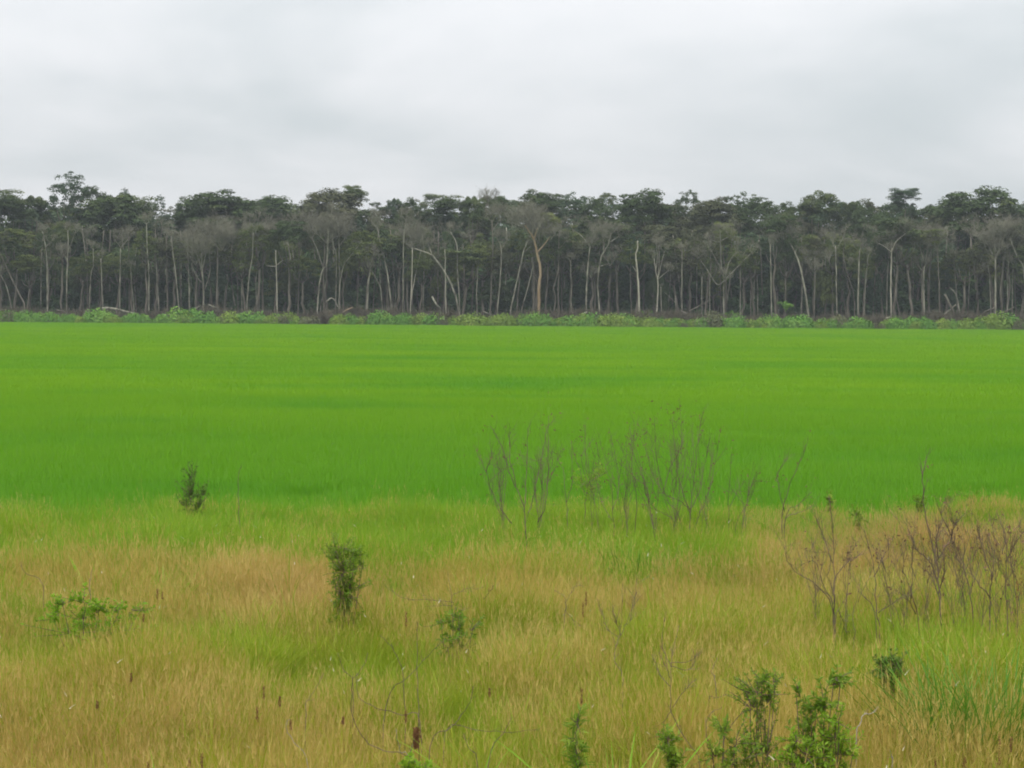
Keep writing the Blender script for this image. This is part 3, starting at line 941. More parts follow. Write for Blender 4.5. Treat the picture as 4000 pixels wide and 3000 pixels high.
def smooth_line(pts, per=4, jit=0.0):
    """Catmull-Rom through the points"""
    P = np.asarray(pts, float)
    if len(P) < 3:
        t = np.linspace(0, 1, per + 1)[:, None]
        out = P[0] * (1 - t) + P[1] * t
    else:
        Q = np.concatenate([[2 * P[0] - P[1]], P, [2 * P[-1] - P[-2]]])
        out = []
        for i in range(len(P) - 1):
            a, b, c, d = Q[i:i + 4]
            for k in range(per):
                t = k / per
                out.append(.5 * (2 * b + (c - a) * t + (2 * a - 5 * b + 4 * c - d) * t * t + (3 * b - a - 3 * c + d) * t ** 3))
        out.append(P[-1])
        out = np.array(out)
    if jit:
        out[1:-1] += rng.normal(0, jit, (len(out) - 2, 3))
    return out


def traced_tree(wpx, bark, D, tr, br, cw, key, extra=1.0):
    lab, grp = S[key] if key in S else (key, None)
    if key in S and key != 'bk':
        lab = lab + ', next to ' + mark(tr[0][0])
    p0 = at_depth(tr[0][0], tr[0][1], D)
    origin = np.array([p0[0], D, 0.0])
    t = thing('bare_tree', origin, lab, 'tree', grp)
    mpp = D / FPX
    r0 = wpx * mpp * .5
    bend = rng.normal(0, .6)

    def conv(poly, y0=0.0, yy=0.0):
        out = []
        m = len(poly)
        for k, (x, y) in enumerate(poly):
            q = at_depth(x, y, D) - origin
            q[1] += y0 + yy * k / max(1, m - 1)
            out.append(q)
        return out
    P = conv(tr, 0, bend)
    P = [np.array([P[0][0] * 1.0, 0, -.15])] + ([P[0]] if P[0][2] > .4 else []) + P[1:]
    line = smooth_line(P, 4, .025)
    mb = MB()
    rr = r0 * np.linspace(1.08, .62, len(line))
    rr[0] *= 1.35
    mb.tube(line, rr, 7)
    put('trunk', mb.mesh('trunk', bark, True), t)
    tips = [line[-1]] if cw else []
    for b in br:
        j = int(np.argmin([np.linalg.norm(line[:, [0, 2]] - (at_depth(*b[0], D) - origin)[[0, 2]], axis=1)]))
        B = conv(b, line[j][1], rng.normal(0, 1.6))
        bl = smooth_line(B, 4, .02)
        mb = MB()
        mb.tube(bl, r0 * np.linspace(.62, .25, len(bl)), 5)
        put('branch', mb.mesh('branch', bark, True), t)
        if cw:
            tips.append(bl[-1])
    for k, tip in enumerate(tips):
        s = cw * mpp * (1.0 if len(tips) == 1 else .72) * rng.uniform(.9, 1.2) * extra
        put('twigs', TWIG[int(rng.integers(0, 8))], t, tip - np.array([0, 0, .1 * s]), rng.uniform(0, 6.28), (s, s, s * rng.uniform(.6, .85)))
    return t


for q in TR:
    traced_tree(q[0] * .7, *q[1:], extra=1.12)

# further stems standing behind the traced ones
x = -300
k = 0
while x < 4300:
    tilt = rng.normal(0, 18)
    base = 1195 + (x / 4000) * 33
    top = rng.uniform(880, 1010)
    pale = rng.uniform() < .4
    D = rng.uniform(350, 362)
    cwid = rng.uniform(50, 110) if rng.uniform() < .3 else 0
    lab = ('thin %s stem%s%s standing back behind %s' % ('pale' if pale else 'grey', ' leaning over' if abs(tilt) > 18 else '', ' with bare twigs' if cwid else '', mark(x)), 'dim stems inside the forest edge')
    S['bk'] = lab
    m = [(x, base), (x + tilt * .5 + rng.normal(0, 5), (base + top) / 2), (x + tilt, top)]
    traced_tree(rng.uniform(4, 7.5), 'bark_pale' if pale else 'bark_grey', D, m, [], cwid, 'bk')
    x += 8 + rng.gamma(1.1, 32)
    k += 1
# bare crowns that show against the leaves and one on the skyline
for (px, yt, wpx, hpx, D, lab) in [
        (850, 830, 230, 150, 347, 'broad smoke-grey bare crown below the wide smooth dome'), (1270, 790, 260, 160, 348, 'broad smoke-grey bare crown below the high overhanging dome'),
        (1600, 830, 200, 150, 348, 'smoke-grey bare crown below the flat-topped crown'), (2085, 760, 230, 200, 346, 'hazy pinkish bare crown towering over the orange-tan trunk'),
        (1900, 715, 110, 90, 384, 'thin pinkish bare treetop standing against the sky'), (3070, 810, 200, 150, 349, 'grey bare crown above the slanting thick trunk'),
        (3930, 800, 240, 170, 347, 'broad grey bare crown in front of the largest dome'), (3640, 850, 170, 120, 350, 'low grey bare crown in the gap before the largest dome'),
        (1030, 830, 190, 140, 350, 'grey bare crown between two wide domes'), (2330, 850, 170, 130, 350, 'grey bare crown behind the Y-shaped pale tree')]:
    top = at_depth(px, yt, D)
    t = thing('bare_tree', (top[0], D, 0), lab, 'tree')
    mpp = D / FPX
    hh = hpx * mpp
    zc_ = top[2] - hh
    mb = MB()
    line = smooth_line([(0, 0, -.1), (rng.normal(0, .3), 0, zc_ * .5), (0, 0, zc_ + .1 * hh)], 5, .03)
    mb.tube(line, np.linspace(.24, .13, len(line)), 6)
    put('trunk', mb.mesh('trunk', 'bark_grey', True), t)
    for q in range(3):
        s = wpx * mpp
        put('twigs', TWIG[int(rng.integers(0, 8))], t, (rng.normal(0, .08) * s, rng.normal(0, .08) * s, zc_), rng.uniform(0, 6.28), (s * .95, s * .95, hh * rng.uniform(.85, 1)))

# ------------------------------------------------------------------ forest interior (one mass nobody could count)
def clump(n, ls, kind='blob'):
    mb = MB()
    dv = rng.normal(size=(n, 3))
    dv /= np.linalg.norm(dv, axis=1)[:, None]
    P = dv * np.array([1, 1, .75]) * rng.uniform(.3, 1.0, n)[:, None]
    mb.leaves(P, dv * .6 + np.array([0, 0, .5]) + rng.normal(0, .5, (n, 3)), ls * rng.uniform(.6, 1.3, n), .65, rng.uniform(-.35, .35, n))
    return mb


n = 9000
ux = rng.uniform(-150, 150, n)
uy = 352 + 60 * rng.uniform(0, 1, n) ** .8
uz = rng.uniform(0, 1, n) ** 1.2 * np.interp(uy, [352, 360, 375], [3.5, 10, 15]) + .4
us = rng.uniform(.9, 2.0, n)
n2 = 2600
fx = rng.uniform(-170, 170, n2)
fy = rng.uniform(392, 470, n2)
fz = rng.uniform(3, 21.5, n2)
fs = rng.uniform(2.2, 3.6, n2)
P = np.concatenate([np.stack([ux, uy, uz], 1), np.stack([fx, fy, fz], 1)])
s = np.concatenate([us, fs])
m = len(P)
scatter('forest_undergrowth', [clump(170, .42) for _ in range(4)], ['under'], P, np.stack([np.zeros(m), np.zeros(m), rng.uniform(0, 6.28, m)], 1),
        np.stack([s, s, s * rng.uniform(.7, 1.1, m)], 1), rng.integers(0, 4, m), np.zeros(m), 'dark leafy undergrowth filling the forest behind the trunks', 'undergrowth')

# ------------------------------------------------------------------ brush windrow at the field edge
mb_t = []
for k in range(4):
    mb = MB()
    for q in range(26):
        a = rng.uniform(0, 6.28)
        d = np.array([math.cos(a), math.sin(a), rng.uniform(-.1, 1.0)])
        p = rng.uniform(-.6, .6, 3) * np.array([1, 1, .2])
        grow(mb, p, d / np.linalg.norm(d), rng.uniform(.5, 1.2), .035, 0, 1, [3], 3, .02, .9)
    mb_t.append(mb)
n = 1500
bx_ = rng.uniform(-125, 125, n)
by_ = rng.uniform(336.5, 347, n)
bz_ = rng.uniform(.2, 1.3, n) + 1.5 * vnoise(bx_ * .15, by_ * 0, 21) * np.exp(-((by_ - 340) / 4) ** 2)
s = rng.uniform(.8, 1.7, n)
scatter('brushwood', mb_t, ['brush'], np.stack([bx_, by_, bz_], 1), np.stack([rng.uniform(-.4, .4, n), rng.uniform(-.4, .4, n), rng.uniform(0, 6.28, n)], 1),
        np.stack([s, s, s], 1), rng.integers(0, 4, n), np.zeros(n), 'grey tangle of cut brushwood along the forest edge', 'brushwood')


def mound():
    mb = MB()
    for q in range(5):
        a = rng.uniform(0, 6.28)
        r = rng.uniform(0, .55)
        c = np.array([math.cos(a) * r, math.sin(a) * r, 0])
        rad = rng.uniform(.42, .72)
        k = 260
        dv = rng.normal(size=(k, 3))
        dv /= np.linalg.norm(dv, axis=1)[:, None]
        dv[:, 2] = np.abs(dv[:, 2])
        mb.leaves(c + dv * rad * np.array([1, 1, rng.uniform(1.1, 1.5)]) * rng.uniform(.8, 1.06, k)[:, None], dv + rng.normal(0, .5, (k, 3)) + np.array([0, 0, .3]), rng.uniform(.07, .15, k), .7, rng.uniform(-.25, .25, k) + rng.uniform(-.45, .45))
    return mb


MOUND = [mound() for _ in range(6)]
MME = {}
GAPS = [(330, 380), (870, 930), (1180, 1290), (1330, 1460), (1560, 1640), (1690, 1740), (2010, 2035), (2150, 2190), (3400, 3450)]
x = -300
while x < 4300:
    gap = any(a < x < b for a, b in GAPS)
    D = rng.uniform(332.6, 336.5)
    cx = at_depth(x, 1250, D)[0]
    if not gap or rng.uniform() < .5:
        key = 'mound_brown' if ((gap and rng.uniform() < .5) or rng.uniform() < .05) else ('mound_yellow' if (1650 < x < 2600 and rng.uniform() < .6) or rng.uniform() < .3 else 'mound')
        k = int(rng.integers(0, 6))
        if (k, key) not in MME:
            MME[(k, key)] = MOUND[k].mesh('shrub_mound', key)
        wd = rng.uniform(1.1, 2.7) if rng.uniform() < .75 else rng.uniform(2.7, 3.6)
        ht = wd * rng.uniform(.6, .95) + .6 * (1.15 if 1700 < x < 2500 else 1)
        o = put('vine_shrub', MME[(k, key)], None, (cx, D, -.05), rng.uniform(0, 6.28), (wd, wd * .9, ht * 1.05))
        tag(o, '%s %s vine-covered shrub in front of %s' % ('wide' if wd > 2.6 else 'small', {'mound': 'mid-green', 'mound_yellow': 'yellow-green', 'mound_brown': 'dull browning'}[key], mark(x)), 'shrub', 'shrubs along the far field edge')
    x += rng.uniform(10, 23)

LOGS = [([(400, 1205), (440, 1205), (530, 1227)], 11, 'bark_pale', 'long pale fallen log lying on the green shrubs'),
        ([(225, 1212), (255, 1220), (262, 1228)], 6, 'bark_grey', 'short grey fallen branch behind the first shrubs'),
        ([(750, 1220), (780, 1195)], 6, 'bark_pale', 'short pale branch propped up near the many-stemmed tree'),
        ([(815, 1190), (850, 1203)], 5, 'bark_pale', 'thin pale branch lying level among stems'),
        ([(1105, 1212), (1140, 1232), (1190, 1240)], 9, 'charred', 'dark fallen trunk sloping down under a bleached snag'),
        ([(1310, 1250), (1300, 1222), (1345, 1238), (1395, 1255)], 9, 'charred', 'black crooked log standing out of the brush'),
        ([(1470, 1218), (1530, 1230), (1600, 1245)], 9, 'charred', 'long dark log sloping through the grey brush'),
        ([(1275, 1180), (1300, 1165), (1330, 1222)], 6, 'bark_pale', 'bent pale branch making an angle above the brush'),
        ([(1340, 1220), (1378, 1200)], 5, 'bark_tan', 'short tan stick poking up from the brush'),
        ([(1688, 1160), (1705, 1190), (1720, 1205), (1722, 1235)], 8, 'bark_pale', 'broken pale stem hooked downwards beside the arching trunk'),
        ([(1890, 1217), (1915, 1232)], 6, 'bark_pale', 'short pale log end behind yellow-green shrubs'),
        ([(2270, 1230), (2292, 1219)], 8, 'bark_white', 'white log end propped on a shrub'),
        ([(2320, 1233), (2345, 1245)], 9, 'bark_white', 'white log lying at the foot of the twisted pale tree'),
        ([(2455, 1222), (2420, 1230)], 5, 'bark_grey', 'thin grey stick near the bright cream snag'),
        ([(2690, 1215), (2720, 1200), (2770, 1175)], 5, 'bark_grey', 'thin grey pole slanting up through the stems'),
        ([(2660, 1215), (2720, 1240)], 7, 'bark_grey', 'grey log slanting down to the shrubs'),
        ([(2815, 1247), (2870, 1243)], 8, 'bark_pale', 'pale log lying level at the foot of the spreading tree'),
        ([(3275, 1243), (3298, 1242)], 11, 'bark_white', 'short white log end next to a dark debris patch'),
        ([(3460, 1245), (3478, 1238)], 7, 'bark_white', 'small white stick at the foot of the white Y tree'),
        ([(3690, 1150), (3725, 1225)], 10, 'bark_grey', 'grey log leaning from the trunks down to the ground'),
        ([(3680, 1235), (3730, 1190)], 7, 'bark_pale', 'pale pole crossing the leaning grey log'),
        ([(3840, 1220), (3885, 1200)], 5, 'bark_grey', 'thin grey pole resting on the stout forked trunk'),
        ([(3910, 1225), (3960, 1200)], 5, 'bark_grey', 'thin grey pole past the stout forked trunk'),
        ([(3930, 1250), (3990, 1255)], 8, 'charred', 'dark log lying low behind the last shrubs')]
for pts, wpx, bk, lab in LOGS:
    D = 339.0 + rng.uniform(-.8, 1.5)
    Q = [at_depth(x, y, D) for x, y in pts]
    o0 = np.array([Q[0][0], D, max(0, min(q[2] for q in Q))])
    L_ = smooth_line([q - o0 + np.array([0, rng.normal(0, .5), 0]) for q in Q], 4, .03)
    mb = MB()
    mb.tube(L_, np.linspace(1, .7, len(L_)) * wpx * .5 * D / FPX, 7)
    o = put('fallen_log', mb.mesh('fallen_log', bk, True), None, o0)
    tag(o, lab, 'log')

# palms in the undergrowth
for px, py, lab in ((2525, 1235, 'small palm with upright pale fronds beside the cream snag'), (2860, 1240, 'palm sapling with one broad frond beside the spreading bare tree'), (3070, 1175, 'palm with one bright glossy frond in the dark undergrowth')):
    D = 346.5
    p = at_depth(px, py, D)
    t = thing('palm', (p[0], D, 0), lab, 'palm')
    mb = MB()
    H = 1.2 if py > 1200 else 3.2
    mb.tube([(0, 0, 0), (.05, 0, H)], [.1, .07], 6)
    put('stem', mb.mesh('palm_stem', 'bark_grey'), t)
    for k in range(7):
        mb = MB()
        a = rng.uniform(0, 6.28)
        ln = rng.uniform(2.0, 3.2)
        L_ = smooth_line([(0, 0, H), (math.cos(a) * .25 * ln, math.sin(a) * .25 * ln, H + ln * .55), (math.cos(a) * .65 * ln, math.sin(a) * .65 * ln, H + ln * .6)], 5)
        mb.tube(L_, np.linspace(.03, .01, len(L_)), 3)
        tt = rng.uniform(.2, 1, 60)
        ii = np.minimum((tt * (len(L_) - 1)).astype(int), len(L_) - 2)
        PP = L_[ii] + (L_[ii + 1] - L_[ii]) * (tt * (len(L_) - 1) - ii)[:, None]
        mb.leaves(PP + rng.normal(0, .12, (60, 3)), rng.normal(0, .5, (60, 3)) + np.array([0, -.6, .6]), .6, .12)
        put('frond', mb.mesh('palm_frond', 'mound'), t)

# ------------------------------------------------------------------ foreground plants
GZ = .50


def depth_of(px, py):
    return float(on_plane(px, py, GZ)[1])


def twigify(mb, line, r0, n, ln, lv, up=.25):
    """small side twigs along a traced stem"""
    for i in range(n):
        t = rng.uniform(.25, 1.0)
        j = min(int(t * (len(line) - 1)), len(line) - 2)
        q = line[j] + (line[j + 1] - line[j]) * (t * (len(line) - 1) - j)
        d = line[j + 1] - line[j]
        d /= np.linalg.norm(d) + 1e-9
        nd = d * .9 + rng.normal(0, .42, 3) + np.array([0, 0, up])
        nd /= np.linalg.norm(nd)
        grow(mb, q, nd, ln * rng.uniform(.4, 1.1), r0 * .32, 2, 2 + lv, [2], 3, up * .4, .6, .07)


def dead_shrub(base, stems, wpx, label, D=None, ntw=5, tl=60, withered=0, mat='twig', name='dead_shrub', lv=1, cat='shrub', group=None):
    D = D or depth_of(*base)
    p = at_depth(base[0], base[1], D)
    o0 = np.array([p[0], D, 0.0])
    t = thing(name, o0, label, cat, group)
    mpp = D / FPX
    r0 = wpx * mpp * .27
    ends = []
    for k, st in enumerate(stems):
        yo = rng.normal(0, .05)
        yd = rng.normal(0, 70 * mpp)
        Q = []
        for i, (x, y) in enumerate(st):
            q = at_depth(x, y, D) - o0
            q[1] += yo + yd * i / len(st)
            Q.append(q)
        low = abs(st[0][1] - base[1]) < 60 and abs(st[0][0] - base[0]) < 130
        if low and Q[0][2] > .02:
            Q = [np.array([Q[0][0] * .7, 0, -.03])] + Q
        L_ = smooth_line(Q, 4, 2.0 * mpp)
        mb = MB()
        rr = r0 * (1.0 if k == 0 else .75)
        mb.tube(L_, np.linspace(rr, rr * .4, len(L_)), 5)
        so = put('stem', mb.mesh('stem', mat, True), t)
        if ntw:
            mb = MB()
            twigify(mb, L_, max(rr, .0035), int(ntw * 1.7), tl * mpp, lv)
            put('twigs', mb.mesh('twigs', mat), so)['kind'] = 'stuff'
        ends.append(L_)
    if withered:
        mb = MB()
        P = []
        for L_ in ends:
            m = int(withered)
            P.append(L_[-1] + rng.normal(0, 1, (m, 3)) * np.array([14, 14, 28]) * mpp)
            ii = rng.integers(len(L_) // 2, len(L_), m)
            P.append(L_[ii] + rng.normal(0, 1, (m, 3)) * 22 * mpp)
        P = np.concatenate(P)
        mb.leaves(P, rng.normal(size=P.shape), rng.uniform(.018, .045, len(P)), .4)
        put('withered_leaves', mb.mesh('withered_leaves', 'dryleaf'), t)
    return t


dead_shrub((2057, 2130), [[(2057, 2130), (2048, 2040), (2048, 1980), (2010, 1890), (1985, 1820), (1960, 1740), (1915, 1660)],
                          [(2048, 1980), (2052, 1900), (2058, 1780), (2062, 1680)],
                          [(2062, 2010), (2075, 1975), (2090, 1920), (2110, 1830), (2125, 1750), (2140, 1680), (2165, 1640)],
                          [(2000, 2045), (1955, 1985), (1925, 1930), (1898, 1845), (1860, 1760)], [(1898, 1845), (1925, 1765)],
                          [(2100, 2040), (2128, 1975), (2137, 1870), (2140, 1760), (2142, 1620)], [(2015, 1900), (1990, 1780), (1995, 1690)]], 9,
           'bare Y-shaped shrub with three long upright stems at the rice edge', ntw=7, tl=70, withered=5)
dead_shrub((2215, 2050), [[(2215, 2050), (2213, 1950), (2200, 1840), (2178, 1790)], [(2213, 1960), (2235, 1880), (2230, 1720)]], 6, 'thin two-stemmed bare shrub between the Y-shaped and the half-leafy shrub', ntw=5, tl=60, withered=3)
t = dead_shrub((2285, 2040), [[(2285, 2040), (2290, 1950), (2310, 1870), (2340, 1810), (2335, 1750)], [(2288, 1960), (2270, 1860), (2240, 1760), (2245, 1720)], [(2295, 1930), (2290, 1800), (2285, 1660)], [(2300, 1900), (2270, 1800), (2310, 1730)]], 6,
               'half-leafy shrub with a yellow-green tuft and bare tips', ntw=5, tl=60, withered=5)
D = depth_of(2285, 2040)
mb = MB()
cs = [(2255, 1880, 32), (2290, 1870, 38), (2330, 1860, 30), (2310, 1910, 36), (2300, 1945, 25), (2345, 1835, 22)]
for x, y, r in cs:
    c = at_depth(x, y, D) - np.array(t.location)
    dv = rng.normal(size=(90, 3)) * .6
    mb.leaves(c + dv * r * D / FPX, rng.normal(size=(90, 3)) + np.array([0, 0, .6]), rng.uniform(.02, .05, 90), .45)
put('foliage', mb.mesh('foliage', 'shrub_bright'), t)
dead_shrub((2395, 2100), [[(2395, 2100), (2390, 1930), (2378, 1870)], [(2392, 2000), (2420, 1900), (2405, 1790), (2385, 1700)], [(2394, 2040), (2350, 1960), (2330, 1880)]], 6, 'small sparse bare shrub beside the tall bushy bare one', ntw=6, tl=60, withered=5)
dead_shrub((2697, 2070), [[(2697, 2070), (2700, 1995), (2712, 1900), (2728, 1760), (2745, 1650)], [(2695, 2000), (2665, 1960), (2590, 1925), (2545, 1840), (2512, 1690)], [(2695, 1990), (2660, 1900), (2640, 1780), (2630, 1630)],
                          [(2590, 1930), (2620, 1830), (2665, 1740), (2660, 1620)], [(2660, 2040), (2600, 1940), (2560, 1780), (2552, 1620)], [(2720, 2060), (2760, 1960), (2790, 1860), (2815, 1700)], [(2480, 2090), (2490, 1960), (2470, 1840), (2478, 1700)],
                          [(2700, 1990), (2740, 1900), (2770, 1740)], [(2640, 2050), (2560, 1990), (2520, 1930)]], 8,
           'tall bushy bare shrub with withered brown leaf clusters at its tips', ntw=11, tl=85, withered=16)
dead_shrub((2850, 2060), [[(2850, 2060), (2846, 1940), (2853, 1800), (2855, 1760)], [(2848, 1980), (2885, 1920), (2915, 1880)]], 5, 'single thin dry stalk past the tall bushy bare shrub', ntw=4, tl=45, withered=6)
dead_shrub((3058, 2060), [[(3058, 2060), (3062, 1995), (3090, 1880), (3130, 1790), (3145, 1735)], [(3062, 1995), (3045, 1920), (3035, 1870)], [(3066, 2010), (3110, 1970), (3160, 1915)], [(3066, 2030), (3120, 2005), (3185, 1975)], [(3035, 1875), (3060, 1820), (3080, 1780)]], 8,
           'low bare shrub with thin raised arms in front of the rice', ntw=5, tl=60, withered=3)
dead_shrub((3258, 2430), [[(3258, 2430), (3257, 2370), (3255, 2250), (3248, 2050), (3232, 1935)], [(3256, 2390), (3190, 2290), (3110, 2235), (3075, 2180), (3070, 2130)], [(3258, 2360), (3265, 2270), (3310, 2210), (3385, 2165)],
                          [(3256, 2380), (3225, 2300), (3190, 2200), (3140, 2220)], [(3262, 2390), (3300, 2440), (3320, 2490)], [(3252, 2200), (3215, 2090), (3185, 2020)]], 10, 'bare shrub with one tall mast and a long low arm', ntw=9, tl=90)
dead_shrub((3335, 2500), [[(3335, 2500), (3330, 2400), (3352, 2300), (3320, 2240)], [(3345, 2350), (3380, 2250), (3400, 2170)]], 5, 'thin wavering bare stem between two stronger bare shrubs', ntw=5, tl=50)
dead_shrub((3440, 2470), [[(3440, 2470), (3426, 2400), (3420, 2250), (3402, 2150), (3380, 2070)], [(3426, 2415), (3385, 2340), (3366, 2290)], [(3432, 2395), (3475, 2365), (3522, 2338)], [(3422, 2260), (3465, 2170), (3485, 2140)]], 9, 'bare shrub with an arm pointing level to one side', ntw=8, tl=70)
dead_shrub((3590, 2470), [[(3590, 2470), (3575, 2370), (3550, 2290), (3518, 2225)], [(3573, 2350), (3568, 2250), (3555, 2180), (3562, 2050)], [(3580, 2400), (3545, 2340), (3510, 2310)]], 9, 'slanting bare shrub before the thickest bare stem', ntw=9, tl=75)
dead_shrub((3675, 2420), [[(3675, 2420), (3675, 2300), (3660, 2190), (3645, 2110), (3620, 2000), (3613, 1880), (3626, 1815)], [(3660, 2190), (3690, 2130), (3710, 2090), (3665, 2010), (3668, 1990)], [(3672, 2280), (3640, 2200), (3600, 2160), (3570, 2100)],
                          [(3675, 2330), (3700, 2240), (3695, 2150)], [(3660, 2180), (3648, 2100), (3655, 2050)], [(3676, 2350), (3650, 2270), (3620, 2230)], [(3712, 2090), (3715, 2050), (3720, 2035)]], 13, 'thickest dark bare shrub, its topmost wand reaching over the rice', ntw=14, tl=80, withered=3)
dead_shrub((3792, 2400), [[(3792, 2400), (3780, 2300), (3755, 2200), (3730, 2130), (3690, 2075)], [(3785, 2330), (3810, 2260), (3830, 2200)], [(3770, 2380), (3760, 2300), (3745, 2240)]], 9, 'bare shrub bent back over its thickest neighbour', ntw=10, tl=75)
dead_shrub((3870, 2480), [[(3870, 2480), (3868, 2330), (3876, 2260), (3845, 2170), (3820, 2080), (3813, 2030)], [(3868, 2335), (3830, 2290), (3800, 2250), (3740, 2180)], [(3876, 2260), (3885, 2180), (3870, 2120)]], 11, 'upright bare shrub forking halfway with a strong dark stem', ntw=9, tl=75)
dead_shrub((3935, 2460), [[(3935, 2460), (3925, 2300), (3925, 2150), (3908, 2070)], [(3970, 2420), (3950, 2250), (3936, 2150), (3962, 2050)], [(3926, 2200), (3955, 2120), (3975, 2070)], [(3975, 2440), (3990, 2300), (3970, 2220)], [(3925, 2170), (3940, 2100), (3925, 2040)]], 9, 'twin-stemmed bare shrub with a bushy forked top', ntw=12, tl=75, withered=3)
dead_shrub((2730, 2990), [[(2730, 2990), (2680, 2890), (2621, 2775), (2617, 2690), (2620, 2600), (2630, 2520), (2652, 2440)], [(2620, 2600), (2588, 2530), (2592, 2410)], [(2620, 2592), (2700, 2582), (2720, 2562)], [(2618, 2680), (2580, 2640), (2550, 2560)],
                          [(2625, 2760), (2670, 2700), (2718, 2650)], [(2621, 2775), (2590, 2830), (2585, 2900)], [(2622, 2610), (2690, 2620), (2718, 2580)], [(2619, 2650), (2600, 2600), (2580, 2560)]], 7, 'open thin bare shrub on a slanting stalk above the wide-bladed grass', ntw=5, tl=50)
dead_shrub((2432, 2720), [[(2432, 2720), (2430, 2640), (2402, 2580), (2405, 2540), (2420, 2495), (2432, 2420), (2436, 2300)], [(2420, 2495), (2370, 2460), (2342, 2350)], [(2424, 2490), (2452, 2430), (2480, 2350), (2492, 2265)], [(2435, 2440), (2465, 2420), (2475, 2330)], [(2425, 2480), (2405, 2420), (2390, 2370)]], 5, 'fine bare shrub spreading like a fan in the open grass', ntw=6, tl=60)
dead_shrub((2200, 2450), [[(2200, 2450), (2207, 2380), (2205, 2330), (2165, 2300)], [(2207, 2360), (2250, 2300), (2270, 2300)], [(2207, 2390), (2250, 2430), (2265, 2440)]], 4, 'small curled bare shrub beside twin brown seed spikes', ntw=4, tl=50)
dead_shrub((1772, 2440), [[(1772, 2440), (1768, 2390), (1765, 2330), (1755, 2255)], [(1768, 2350), (1720, 2340), (1600, 2335), (1540, 2310), (1500, 2275)], [(1768, 2330), (1800, 2310), (1830, 2298), (1868, 2300)], [(1770, 2365), (1740, 2365), (1660, 2370)], [(1770, 2400), (1808, 2390), (1800, 2370)], [(1890, 2340), (1910, 2310), (1930, 2275)]], 5,
           'curly bare twigs sticking out of a low green bush', ntw=4, tl=45)
# finer dead shrubs that thicken the stands
def fine_shrub(x, by, ty, near):
    st = []
    nst = int(rng.integers(4, 8))
    for k in range(nst):
        a = rng.normal(0, .22)
        top = by - (by - ty) * rng.uniform(.6, 1.0)
        x1 = x + math.tan(a) * (by - top)
        xm, ym = x + (x1 - x) * .45 + rng.normal(0, 4), by - (by - top) * .5
        st.append([(x + rng.normal(0, 8), by), (xm, ym), (x1 + rng.normal(0, 8), top)])
        if rng.uniform() < .7:
            st.append([(xm, ym), (xm + (x1 - x) * .2 + rng.normal(0, 22), (ym + top) / 2), (xm + (x1 - x) * .3 + rng.normal(0, 40), top + rng.uniform(0, 60))])
    dead_shrub((x, by), st, rng.uniform(4, 5.5), 'fine twiggy grey-brown dead shrub close to ' + near, ntw=7, tl=65, withered=int(rng.integers(0, 4)), group='fine dead shrubs')


for x, by, ty, near in ((1960, 2060, 1740, 'the Y-shaped bare shrub'), (2110, 2070, 1700, 'the Y-shaped bare shrub'), (2330, 2060, 1720, 'the half-leafy shrub'), (2450, 2070, 1680, 'the small sparse bare shrub'), (2560, 2090, 1660, 'the tall bushy bare shrub'),
                        (2640, 2080, 1610, 'the tall bushy bare shrub'), (2760, 2080, 1660, 'the tall bushy bare shrub'), (2900, 2060, 1800, 'the single thin dry stalk'), (3180, 2380, 2060, 'the bare shrub with one tall mast'), (3300, 2400, 2080, 'the bare shrub with one tall mast'),
                        (3480, 2420, 2080, 'the level-armed bare shrub'), (3540, 2400, 2040, 'the slanting bare shrub'), (3620, 2420, 2000, 'the thickest dark bare shrub'), (3720, 2400, 1960, 'the thickest dark bare shrub'), (3760, 2420, 2020, 'the bent-back bare shrub'),
                        (3830, 2440, 1990, 'the upright forking bare shrub'), (3900, 2440, 1980, 'the twin-stemmed bare shrub'), (3960, 2430, 1990, 'the twin-stemmed bare shrub'), (4010, 2450, 2000, 'the twin-stemmed bare shrub')):
    fine_shrub(x, by, ty, near)
